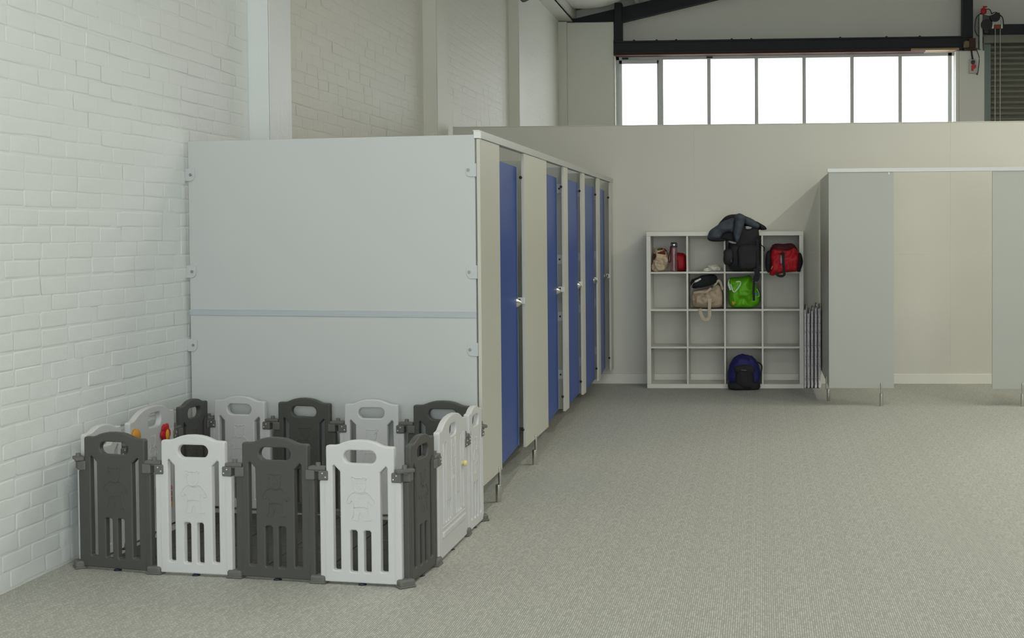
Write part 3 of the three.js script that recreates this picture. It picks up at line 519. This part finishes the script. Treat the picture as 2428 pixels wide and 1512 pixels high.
{ // beige tote
  const t = thing('tote_bag', 'soft beige canvas tote bag with a strap hanging down in front', 'bag', [cx(1) + 0.002, cy(1), SZ - 0.12]);
  const px = (l, z) => l.map(([x, y]) => [(1620 + x / 10.8 - 1804) * -(SZ + z) / 3250 - t.position.x, 1.46 - (640 + y / 10.8 - 551) * -(SZ + z) / 3250 - t.position.y]);
  part(t, 'bag_body', puff(px([[190, 640], [250, 560], [380, 540], [460, 510], [700, 470], [800, 410], [900, 395], [980, 440], [1010, 520], [1040, 640], [1045, 800], [1020, 960], [900, 1005], [700, 1012], [400, 1005], [230, 965], [185, 850]], -0.1), { T: 0.105, R: 0.08, folds: 0.034, freq: 15, seed: 51 }).scale(0.95, 0.97, 1).translate(0, 0.014, 0), M.beige);
  part(t, 'handle', strap([[0.03, 0.10, 0.128], [0.032, 0.05, 0.14], [0.03, 0.0, 0.145], [0.032, -0.05, 0.15], [0.02, -0.085, 0.152], [-0.01, -0.095, 0.152], [-0.035, -0.075, 0.15], [-0.055, -0.02, 0.146], [-0.06, 0.006, 0.13]], 0.03, 0.004, 40), M.beigeStrap);
  part(t, 'handle', strap([[0.06, 0.19, 0.02], [0.10, 0.255, 0.03], [0.125, 0.26, 0.03], [0.155, 0.18, 0.06]], 0.02, 0.004, 20, V3(0, 0, 1)), M.beigeStrap);
  part(t, 'hem', strap([[-0.12, 0.155, 0.115], [-0.06, 0.165, 0.132], [-0.01, 0.16, 0.136], [0.02, 0.175, 0.13], [0.045, 0.20, 0.118]], 0.02, 0.005, 24, V3(0, 0, 1)), M.beige);
}
{
  const t = thing('black_pouch', 'black pouch with pale edge stuffed into the mouth of the beige bag', 'bag', [cx(1) - 0.01, cy(1) + 0.178, SZ - 0.10]);
  part(t, 'pouch_body', lump(0.255, 0.105, 0.17, { e: 0.7, folds: 0.02, freq: 12, seed: 61, sharp: 0.5 }).rotateZ(0.22).translate(0, 0.03, 0), M.jacketDark);
  part(t, 'piping', tube([[-0.06, 0.085, 0.075], [-0.105, 0.07, 0.078], [-0.128, 0.035, 0.06], [-0.118, 0.0, 0.06]], 0.0035, 16, 6), M.lining);
  part(t, 'tissue', lump(0.07, 0.02, 0.03, { folds: 0.006, freq: 26, seed: 62 }).rotateZ(0.45).translate(-0.062, 0.082, 0.07), M.paper);
}
{ // green shopping bag
  const t = thing('green_shopping_bag', 'bright green shopping bag with white handles under the backpack', 'bag', [cx(2) + 0.004, cy(1) - 0.002, SZ - 0.12]);
  const px = (l, z) => l.map(([x, y]) => [(1620 + x / 10.8 - 1804) * -(SZ + z) / 3250 - t.position.x, 1.46 - (640 + y / 10.8 - 551) * -(SZ + z) / 3250 - t.position.y]);
  part(t, 'bag_body', puff(px([[1140, 520], [1135, 300], [1180, 240], [1300, 210], [1420, 215], [1560, 195], [1680, 160], [1760, 190], [1800, 330], [1850, 360], [1930, 480], [1985, 600], [2005, 720], [1980, 880], [1900, 960], [1760, 1005], [1600, 1012], [1300, 1000], [1190, 960], [1140, 850]], -0.1), { T: 0.11, R: 0.085, folds: 0.032, freq: 10, seed: 71 }).scale(0.94, 0.98, 1).translate(-0.004, 0.016, 0), M.green);
  part(t, 'handle', strap([[-0.125, 0.235, 0.10], [-0.10, 0.17, 0.125], [-0.075, 0.175, 0.13], [-0.035, 0.235, 0.125], [-0.045, 0.262, 0.11], [-0.10, 0.245, 0.105], [-0.125, 0.235, 0.10]], 0.010, 0.004, 40), M.handleWhite);
  part(t, 'handle', strap([[-0.135, 0.28, 0.03], [-0.142, 0.235, 0.075], [-0.125, 0.18, 0.10]], 0.02, 0.004, 14), M.handleWhite);
  part(t, 'printed_motif', merge([[-0.105, 0.06, 0.133], [-0.09, 0.055, 0.138], [-0.10, 0.045, 0.136]].map(([x, y, z], i) => lump(0.018, 0.014, 0.008, { folds: 0.002, seed: i }).translate(x, y, z - 0.006))), M.printOrange);
  part(t, 'printed_motif', lump(0.03, 0.02, 0.008, { folds: 0.002, seed: 4 }).translate(0.115, 0.135, 0.11), M.printBlue);
  part(t, 'printed_motif', tube([[0.118, 0.19, 0.085], [0.135, 0.16, 0.09], [0.142, 0.125, 0.088], [0.125, 0.115, 0.105]], 0.003, 14, 6), M.printPale);
}
{ // blue and black backpack, bottom row
  const t = thing('blue_backpack', 'navy blue and black backpack standing in the bottom row', 'backpack', [cx(2) + 0.002, 0.0, SZ + 0.01]);
  part(t, 'pack_body', lump(0.306, 0.315, 0.29, { e: 0.6, folds: 0.020, freq: 14, seed: 81, sharp: 0.7, shape: (x, y, z) => [x * (1 - 0.38 * Math.pow(Math.max(0, y - 0.15) / 0.165, 1.3)) * (y < 0.06 ? 0.86 + 0.14 * y / 0.06 : 1), z < 0.02 ? Math.max(y, 0.046) : y, z] }).translate(0, 0.002, 0.0), M.navy);
  part(t, 'base_panel', lump(0.30, 0.08, 0.16, { e: 0.5, folds: 0.008, freq: 9, seed: 82 }).translate(0, 0, 0.085), M.blackCloth);
  part(t, 'front_pocket', lump(0.17, 0.21, 0.09, { e: 0.6, folds: 0.01, freq: 10, seed: 83, shape: (x, y, z) => [x * (1 + 0.15 * (0.1 - y) / 0.1), y, z] }).translate(0.005, 0.01, 0.13), M.blackCloth);
  part(t, 'pocket_flap', lump(0.19, 0.085, 0.05, { e: 0.75, folds: 0.006, freq: 10, seed: 84 }).translate(0.005, 0.15, 0.15), M.blackPocket);
  part(t, 'emblem', rbox(0.045, 0.004, 0.003, 0.001).rotateZ(-0.08).translate(0.0, 0.19, 0.176), M.lining);
  part(t, 'strap', strap([[0.08, 0.27, 0.05], [0.14, 0.245, 0.06], [0.165, 0.215, 0.05], [0.16, 0.16, 0.07], [0.152, 0.08, 0.1]], 0.014, 0.003, 24), M.blackCloth);
  part(t, 'buckle', rbox(0.012, 0.01, 0.006, 0.002).translate(0.035, 0.232, 0.135), M.rod); part(t, 'buckle', rbox(0.008, 0.008, 0.006, 0.002).translate(-0.142, 0.195, 0.06), M.rod);
}
// speckled folded mats leaning between shelf and cubicle
const matX = [0.413, 0.444, 0.477, 0.512, 0.546], matH = [0.735, 0.70, 0.725, 0.75, 0.745];
const matLabel = ['speckled grey folded mat right against the shelf side', 'second speckled grey mat counted from the shelf', 'middle one of the five speckled grey mats', 'speckled grey mat, last but one before the cubicle', 'speckled grey folded mat right against the cubicle side'];
for (let k = 0; k < 5; k++) {
  const t = thing('folded_mat', matLabel[k], 'mat', [matX[k], 0, SZ - 0.16], 0, 'speckled mats beside the shelf');
  const sh = new THREE.Shape(); roundRect(sh, -0.017, 0.007, 0.001, matH[k], 0.009);
  const g = extrude(sh, 0.30, 0.005, 2, 6), p = g.attributes.position, r = rng(300 + k), a = r() * 6, b = 0.006 * (r() - 0.3);
  for (let i = 0; i < p.count; i++) { const y = p.getY(i); p.setX(i, p.getX(i) * (0.92 + 0.1 * Math.sin(y * 9 + a)) + 0.0012 * Math.sin(y * 5 + a) + 0.2 * b * y); }
  g.computeVertexNormals(); part(t, 'mat_layer', boxUv(g), M.speckled);
  const s2 = new THREE.Shape(); roundRect(s2, -0.0055, 0.0055, 0.004, matH[k] + 0.035, 0.005);
  part(t, 'mat_layer', boxUv(extrude(s2, 0.26, 0.003, 2, 5).translate(0.0095, 0, -0.06)), M.speckled);
}

// ------------------------------------------------------------------ baby play pen
const BEAR = [[[600, 1042], [585, 1010], [566, 1000], [565, 980], [585, 972], [605, 986], [655, 990], [695, 986], [712, 975], [735, 983], [738, 1003], [722, 1015], [730, 1060], [725, 1110], [700, 1150], [660, 1167], [620, 1150], [592, 1110], [582, 1060], [585, 1012]],
  [[640, 1110], [655, 1117], [672, 1109]], [[605, 1155], [640, 1178], [690, 1178], [720, 1155]],
  [[605, 1155], [560, 1180], [520, 1230], [508, 1270], [520, 1297], [545, 1295], [555, 1270], [575, 1268], [590, 1300], [585, 1355], [585, 1420], [578, 1460], [563, 1490], [575, 1498], [635, 1498], [645, 1460], [655, 1420], [668, 1408], [685, 1418], [695, 1450], [705, 1500], [800, 1500], [797, 1490], [770, 1450], [758, 1400], [752, 1330], [755, 1270], [780, 1280], [795, 1305], [818, 1300], [825, 1265], [805, 1225], [770, 1180], [720, 1155]],
  [[586, 1355], [640, 1341], [700, 1341], [755, 1353]]];
const bearDots = [[628, 1052], [685, 1052], [655, 1085], [660, 1235], [668, 1295]];
function bearRelief(zFace, cxx = 0, cyy = 0, k = 1) {
  const f = ([x, y]) => [cxx + k * (x - 660) / 2700, cyy + k * (0.274 + (1500 - y) / 2917), zFace];
  const l = BEAR.map((line) => sweep(line.map(f), () => ellipse(0.0021, 0.0021, 6), { n: line.length * 3, crease: 2, up: V3(0, 0, 1) }));
  for (const d of bearDots) { const [x, y] = f(d); l.push(new THREE.SphereGeometry(0.0026 * k, 8, 6).scale(1, 1, 0.6).translate(x, y, zFace)); }
  return l;
}
const TH = 0.029;
function slot(x, y0, y1, hw, chamfer = 0) {                              // chamfer: which side of the top is lower
  const p = new THREE.Path(), r = Math.min(0.006, hw * 0.7);
  p.moveTo(x - hw + r, y0); p.lineTo(x + hw - r, y0); p.absarc(x + hw - r, y0 + r, r, -Math.PI / 2, 0);
  const yl = y1 - (chamfer < 0 ? 0.02 : 0), yr = y1 - (chamfer > 0 ? 0.02 : 0);
  p.lineTo(x + hw, yr - r); p.lineTo(x + hw - r, yr); p.lineTo(x - hw + r, yl); p.lineTo(x - hw, yl - r);
  p.lineTo(x - hw, y0 + r); p.absarc(x - hw + r, y0 + r, r, Math.PI, 1.5 * Math.PI); return p;
}
function penShape(wl, wu, peak, arch) {
  const s = new THREE.Shape(), yS = 0.583, flat = 0.03;
  s.moveTo(-wl + 0.014, 0.010); s.lineTo(wl - 0.014, 0.010); s.quadraticCurveTo(wl, 0.010, wl, 0.024); s.lineTo(wl, 0.424); s.quadraticCurveTo(wl, 0.438, wl - 0.014, 0.438); s.lineTo(wu, 0.440); s.lineTo(wu, yS - 0.012); s.quadraticCurveTo(wu, yS, wu - 0.012, yS); s.lineTo(wu - flat, yS);
  s.bezierCurveTo(wu - flat - arch * 0.28, yS, wu - flat - arch * 0.32, peak, 0, peak); s.bezierCurveTo(-(wu - flat - arch * 0.32), peak, -(wu - flat - arch * 0.28), yS, -(wu - flat), yS);
  s.lineTo(-wu + 0.012, yS); s.quadraticCurveTo(-wu, yS, -wu, yS - 0.012); s.lineTo(-wu, 0.440); s.lineTo(-wl + 0.014, 0.438); s.quadraticCurveTo(-wl, 0.438, -wl, 0.424); s.lineTo(-wl, 0.024); s.quadraticCurveTo(-wl, 0.010, -wl + 0.014, 0.010);
  return s;
}
const handleHole = (cxx, cyy, hw, hh) => { const p = new THREE.Path(); p.moveTo(cxx - hw + hh, cyy - hh); p.lineTo(cxx + hw - hh, cyy - hh); p.absarc(cxx + hw - hh, cyy, hh, -Math.PI / 2, Math.PI / 2); p.lineTo(cxx - hw + hh, cyy + hh); p.absarc(cxx - hw + hh, cyy, hh, Math.PI / 2, 1.5 * Math.PI); return p; };
const panelGeo = (() => { const s = penShape(0.176, 0.147, 0.608, 0.13); s.holes.push(handleHole(0, 0.537, 0.070, 0.0275), slot(-0.102, 0.06, 0.50, 0.0155, 1), slot(0.102, 0.06, 0.50, 0.0155, -1), slot(-0.0295, 0.055, 0.23, 0.0155), slot(0.0295, 0.055, 0.23, 0.0155)); return extrude(s, TH, 0.006, 3, 6); })();
const gateGeo = (() => { const s = penShape(0.285, 0.258, 0.630, 0.16); s.holes.push(handleHole(0, 0.560, 0.066, 0.0275)); for (const x of [-0.145, -0.105, -0.065, 0.065, 0.105, 0.145]) s.holes.push(slot(x, 0.16, x < -0.14 || x > 0.14 ? 0.52 : 0.25, 0.011)); return extrude(s, TH, 0.006, 3, 6); })();
const playGeo = (() => { const s = penShape(0.285, 0.258, 0.630, 0.16); s.holes.push(handleHole(-0.02, 0.560, 0.078, 0.033), slot(-0.215, 0.20, 0.50, 0.012, 1), slot(0.215, 0.20, 0.50, 0.012, -1), slot(-0.03, 0.06, 0.22, 0.0125), slot(0.03, 0.06, 0.22, 0.0125), slot(-0.09, 0.06, 0.22, 0.0125)); return extrude(s, TH, 0.006, 3, 6); })();
const bearGeo = merge([...bearRelief(TH / 2), ...bearRelief(-TH / 2)]), smallBear = merge([...bearRelief(TH / 2, 0, 0.1, 0.85), ...bearRelief(-TH / 2, 0, 0.1, 0.85)]);
const ribGeo = merge([-1, 1].flatMap((f) => [-1, 1].map((s) => rbox(0.006, 0.40, 0.003, 0.0014).translate(s * 0.150, 0.225, f * TH / 2))));
const padGeo = lathe([[0, 0], [0.017, 0], [0.016, 0.004], [0.009, 0.008], [0.008, 0.012], [0, 0.012]], 18);

const pen = thing('play_pen', 'plastic baby play pen of grey and white panels with engraved teddy bears', 'play pen', [-2.2, 0, -6.25]);
const PEN = [[-3.004, -5.835], [-2.618, -5.742], [-2.242, -5.690], [-1.857, -5.618], [-1.474, -5.558], [-1.440, -5.935], [-1.437, -6.535], [-1.428, -6.882], [-1.83, -6.955], [-2.20, -6.985], [-2.578, -7.07], [-2.958, -7.155], [-2.985, -6.785], [-2.975, -6.205]];
const KIND = ['grey', 'white', 'grey', 'white', 'grey', 'gate', 'white', 'grey', 'white', 'grey', 'white', 'grey', 'play', 'white'];
PEN.forEach((a, i) => {
  const b = PEN[(i + 1) % PEN.length], len = Math.hypot(b[0] - a[0], b[1] - a[1]), kind = KIND[i], wide = kind === 'gate' || kind === 'play';
  const p = part(pen, 'panel', kind === 'gate' ? gateGeo : kind === 'play' ? playGeo : panelGeo, kind === 'grey' ? M.greyPlastic : M.whitePlastic, { grey: 'grey panel with an engraved bear', white: 'white panel with an engraved bear', gate: 'wide white gate panel', play: 'wide white panel with toys' }[kind]);
  p.position.set((a[0] + b[0]) / 2 + 2.2, 0, (a[1] + b[1]) / 2 + 6.25); p.rotation.y = -Math.atan2(b[1] - a[1], b[0] - a[0]); p.scale.x = (len - 0.022) / (wide ? 0.57 : 0.352);
  const mat = kind === 'grey' ? M.greyPlastic : M.whitePlastic;
  part(p, 'bear_engraving', wide ? smallBear : bearGeo, mat);
  if (!wide) part(p, 'rib', ribGeo, mat);
  part(p, 'floor_pad', padGeo, M.padRubber);
  if (kind === 'gate') {                                                   // local +z looks out over the floor on this side
    part(p, 'latch', merge([new THREE.SphereGeometry(0.015, 16, 12).scale(1, 1, 0.8).translate(0.18, 0.372, 0.028), cyl(0.009, 0.009, 0.02, 0.18, 0.0, 0, 14).rotateX(Math.PI / 2).translate(0, 0.372, 0.01)]), M.cream, 'cream latch knob');
    part(p, 'kick_bar', merge([rbox(0.44, 0.03, 0.016, 0.007).translate(0, 0.115, 0.016), rbox(0.44, 0.006, 0.006, 0.002).translate(0, 0.145, 0.016)]), M.whitePlastic);
    part(p, 'rib', merge([-0.20, -0.185, 0.19, 0.205, -0.04, 0.04].map((x) => rbox(0.006, 0.36, 0.006, 0.0025).translate(x, 0.34, 0.016))), M.whitePlastic);
  }
  if (kind === 'play') {                                                   // toys on the inner face
    const f = -1, petals = []; for (let k = 0; k < 6; k++) petals.push(new THREE.SphereGeometry(0.022, 12, 8).scale(1, 1, 0.4).translate(0.034 * Math.cos(k * Math.PI / 3), 0.034 * Math.sin(k * Math.PI / 3), 0));
    const inner = new THREE.SphereGeometry(0.022, 14, 10).scale(1, 1.25, 0.35);
    const at = (g, x, y) => g.translate(x, y, f * 0.022);
    part(p, 'flower_toy', at(merge([merge(petals), new THREE.CylinderGeometry(0.03, 0.03, 0.02, 18).rotateX(Math.PI / 2)]), -0.13, 0.475), M.red, 'red flower toy'); part(p, 'flower_centre', inner.clone().translate(-0.13, 0.472, f * 0.030), M.yellow, 'yellow flower centre');
    part(p, 'ball_toy', at(new THREE.SphereGeometry(0.035, 18, 14).scale(1, 1, 0.6), 0.215, 0.515), M.orange, 'orange ball toy');
    part(p, 'spinner_toy', at(merge([0, 1, 2].map((k) => rbox(0.05, 0.028, 0.016, 0.006).translate(0, -0.03 + 0.03 * k, 0))), -0.16, 0.17), M.pink, 'pink spinner toy'); part(p, 'spinner_toy', at(rbox(0.05, 0.03, 0.018, 0.007), -0.16, 0.115), M.yellow, 'yellow spinner piece');
  }
});
PEN.forEach((a, i) => {
  const n = PEN.length, b = PEN[(i + 1) % n], c = PEN[(i + n - 1) % n], a1 = Math.atan2(b[1] - a[1], b[0] - a[0]), a0 = Math.atan2(a[1] - c[1], a[0] - c[0]);
  let mid = Math.atan2(Math.sin(a0) + Math.sin(a1), Math.cos(a0) + Math.cos(a1));
  const h = part(pen, 'hinge', merge([rbox(0.078, 0.016, 0.038, 0.005).translate(0, 0.484, 0), rbox(0.020, 0.008, 0.030, 0.003).translate(0, 0.474, 0)]), M.hingePlastic); h.position.set(a[0] + 2.2, 0, a[1] + 6.25); h.rotation.y = -mid;
  part(h, 'knob', lathe([[0.0125, 0.489], [0.0125, 0.493], [0.0105, 0.494], [0.0105, 0.505], [0.009, 0.507], [0, 0.507]], 18), M.hingePlastic);
  for (const s of [1, -1]) {
    const white = KIND[s > 0 ? i : (i + n - 1) % n] !== 'grey', turn = s > 0 ? -(a1 - mid) : -(a0 - mid);
    const pl = part(h, 'plate', rbox(0.043, 0.042, 0.042, 0.006).translate(s * 0.030, 0.456, 0), M.hingePlastic); pl.rotation.y = turn;
    if (white) part(h, 'screw_cap', merge([[0.024, 0.465], [0.038, 0.449]].flatMap(([x, y]) => [1, -1].map((f) => new THREE.SphereGeometry(0.0034, 10, 8).translate(s * (x + 0.004), y, f * 0.0205)))), M.endCap).rotation.y = turn;
  }
  const clip = part(pen, 'clip', merge([rbox(0.068, 0.034, 0.048, 0.011, 3).translate(0, 0.018, 0), rbox(0.074, 0.008, 0.052, 0.003).translate(0, 0.005, 0)]), M.hingePlastic); clip.position.set(a[0] + 2.2, 0, a[1] + 6.25); clip.rotation.y = -mid;
});

// grey floor tiles inside the pen
const padMat = thing('foam_mat', 'dark grey interlocking floor mat inside the play pen', 'mat', [-2.2, 0, -6.35]);
{
  const T = 0.285, r = rng(8), mid = PEN.reduce((q, p) => [q[0] + p[0] / PEN.length, q[1] + p[1] / PEN.length], [0, 0]);
  const rim = PEN.map(([x, z]) => [mid[0] + (x - mid[0]) * (1 - 0.05 / Math.abs(x - mid[0] || 1)) , mid[1] + (z - mid[1]) * (1 - 0.05 / Math.max(0.2, Math.abs(z - mid[1])))]);
  const area = rim.reduce((q, p, i) => { const n = rim[(i + 1) % rim.length]; return q + p[0] * n[1] - n[0] * p[1]; }, 0);
  const clip = (poly) => { for (let i = 0; i < rim.length; i++) { const [ax, az] = rim[i], [bx2, bz] = rim[(i + 1) % rim.length], side = ([x, z]) => ((bx2 - ax) * (z - az) - (bz - az) * (x - ax)) * Math.sign(area), out = [];
    poly.forEach((p, k) => { const q = poly[(k + 1) % poly.length], a = side(p), b = side(q); if (a >= 0) out.push(p); if ((a >= 0) !== (b >= 0)) { const t = a / (a - b); out.push([p[0] + t * (q[0] - p[0]), p[1] + t * (q[1] - p[1])]); } }); poly = out; if (poly.length < 3) return []; } return poly; };
  const q = bx(-0.05, 0.05, 0.0085, 0.0105, -0.012, 0.012, 0.002);
  for (let i = -1; i < 6; i++) for (let k = -1; k < 6; k++) {
    const x = -2.885 + i * T, z = -5.80 - k * T + 0.033 * (i - 2.5), h = T / 2 - 0.003, poly = clip([[x - h, z - h], [x + h, z - h], [x + h, z + h], [x - h, z + h]]);
    if (poly.length < 3) continue;
    const size = Math.abs(poly.reduce((u, p, j) => { const n = poly[(j + 1) % poly.length]; return u + p[0] * n[1] - n[0] * p[1]; }, 0)) / 2; if (size < 0.006) continue;
    const sh = new THREE.Shape(); poly.forEach(([a, b], j) => (j ? sh.lineTo(a - x, -(b - z)) : sh.moveTo(a - x, -(b - z))));
    const g = boxUv(new THREE.ExtrudeGeometry(sh, { depth: 0.006, bevelEnabled: true, bevelThickness: 0.0015, bevelSize: 0.002, bevelOffset: -0.002, bevelSegments: 1 }).rotateX(-Math.PI / 2).translate(0, 0.0015, 0));
    const o = part(padMat, 'tile', g, M.mat); o.position.set(x + 2.2, 0.0005 * r(), z + 6.35);
    if (r() < 0.45 && size > 0.07) { const s = part(o, 'inlay', q, M.matInlay); s.position.set((r() - 0.5) * 0.12, 0, (r() - 0.5) * 0.12); }
  }
}

// ------------------------------------------------------------------ door drive, switch box, cables by the roller door
{
  const t = thing('door_motor', 'roller door drive with chain wheel beside the dark post', 'motor', [3.42, 4.5, -21.05]);
  part(t, 'side_plate', (() => { const s = new THREE.Shape(); s.moveTo(-0.11, -0.30); s.lineTo(-0.07, -0.30); s.lineTo(-0.05, -0.12); s.lineTo(0.06, -0.05); s.lineTo(0.07, 0.20); s.lineTo(-0.08, 0.24); s.lineTo(-0.105, 0.22); return extrude(s, 0.05, 0.004, 1).translate(-0.02, 0, 0.0); })(), M.machine);
  part(t, 'mounting_bar', rbox(0.045, 0.52, 0.05, 0.006).translate(-0.10, -0.04, 0.04), M.boxGrey);
  part(t, 'gearbox', merge([cyl(0.085, 0.085, 0.07, 0, 0, 0, 22).rotateX(Math.PI / 2).translate(-0.02, 0.06, 0.03), rbox(0.09, 0.20, 0.06, 0.02).translate(-0.02, 0.03, 0.06)]), M.black);
  part(t, 'motor_housing', merge([cyl(0.075, 0.075, 0.10, 0, 0, 0, 20).rotateX(Math.PI / 2).translate(0.105, 0.175, 0.0), rbox(0.12, 0.095, 0.09, 0.012).translate(0.115, 0.19, 0.06)]), M.black);
  part(t, 'chain_wheel', cyl(0.065, 0.065, 0.03, 0, 0, 0, 20).rotateX(Math.PI / 2).translate(0.125, 0.085, 0.06), M.boxGrey);
  part(t, 'chain_guard', merge([rbox(0.025, 0.065, 0.06, 0.004).translate(0.072, 0.035, 0.07), rbox(0.025, 0.065, 0.06, 0.004).translate(0.205, 0.035, 0.07)]), M.endCap); part(t, 'chain_guide', rbox(0.10, 0.06, 0.05, 0.008).translate(0.135, 0.03, 0.075), std(S(140, 70, 50), 0.6));
  part(t, 'release_lever', merge([lump(0.09, 0.10, 0.06, { e: 0.8, folds: 0.004, seed: 3 }).translate(-0.06, 0.22, 0.05), rbox(0.06, 0.02, 0.04, 0.006).translate(-0.04, 0.335, 0.05)]), M.red, 'red release lever');
  part(t, 'cord', tube([[-0.05, 0.22, 0.09], [0.0, 0.20, 0.11], [0.05, 0.205, 0.12], [0.10, 0.235, 0.12]], 0.005, 16, 6), M.endCap);
  part(t, 'cable', merge([tube([[0.17, 0.22, 0.05], [0.22, 0.17, 0.05], [0.235, 0.09, 0.05], [0.225, 0.02, 0.04]], 0.008, 16, 6), tube([[-0.02, 0.30, 0.05], [0.03, 0.29, 0.06], [0.06, 0.235, 0.05]], 0.007, 12, 6), tube([[-0.10, 0.24, 0.04], [-0.17, 0.17, 0.05], [-0.19, 0.0, 0.06], [-0.16, -0.08, 0.05], [-0.12, -0.11, 0.05]], 0.007, 20, 6)]), M.cable);
  const c = thing('pull_chain', 'pair of long pale pull chains hanging in front of the roller door', 'chain', [3.565, 1.0, -20.98]);
  for (const x of [-0.035, 0.04]) part(c, 'chain_run', new THREE.CylinderGeometry(0.006, 0.006, 3.5, 8).translate(x, 1.75, 0), M.rod);
  part(c, 'chain_loop', tube([[-0.035, 0.0, 0], [-0.03, -0.06, 0], [0.002, -0.08, 0], [0.035, -0.06, 0], [0.04, 0.0, 0]], 0.006, 16, 8), M.rod);
  const s = thing('isolator_switch', 'grey switch box with red and black rotary handle on the right pier', 'switch', [3.2, 3.84, -21.05]);
  part(s, 'switch_case', rbox(0.11, 0.21, 0.06, 0.008).translate(0, 0.105, 0.03), M.boxGrey);
  part(s, 'handle', merge([cyl(0.032, 0.03, 0.03, 0, 0, 0, 20).rotateX(Math.PI / 2).translate(0.0, 0.165, 0.06)]), M.black);
  part(s, 'switch_plate', merge([cyl(0.035, 0.035, 0.018, 0, 0, 0, 20).rotateX(Math.PI / 2).translate(0.012, 0.10, 0.06), rbox(0.03, 0.05, 0.014, 0.003).translate(-0.008, 0.06, 0.065)]), M.red, 'red switch plate');
  part(s, 'gland', cyl(0.012, 0.012, 0.03, 0, 0.21, 0.03, 12), M.cable);
  part(s, 'cable', merge([tube([[0, 0.22, 0.03], [-0.01, 0.28, 0.035], [-0.02, 0.343, 0.05]], 0.013, 10, 8), tube([[0.05, 0.02, 0.03], [0.07, -0.02, 0.03], [0.085, 0.06, 0.03], [0.10, 0.22, 0.03], [0.08, 0.30, 0.03], [0.06, 0.345, 0.04]], 0.006, 24, 6)]), M.cable);
  const j = thing('junction_box', 'rusty brown bracket on top of the right pier', 'bracket', [3.19, 4.19, -21.06]);
  part(j, 'bracket_plate', merge([rbox(0.19, 0.02, 0.14, 0.004).translate(-0.02, 0.012, 0.05), rbox(0.10, 0.15, 0.08, 0.006).translate(0.0, 0.10, 0.05)]), std(S(70, 48, 40), 0.8));
  part(j, 'bracket_cap', lump(0.09, 0.11, 0.07, { folds: 0.006, seed: 9 }).translate(-0.085, 0.03, 0.06), std(S(120, 108, 84), 0.7));
}

// give repeated part names their numbers
const used = {};
scene.traverse((o) => { if (o.isMesh && o.parent !== scene) { const n = used[o.name] ?? 0; used[o.name] = n + 1; if (n) o.name = `${o.name}_${String(n).padStart(3, '0')}`; } });

renderer.render(scene, camera);
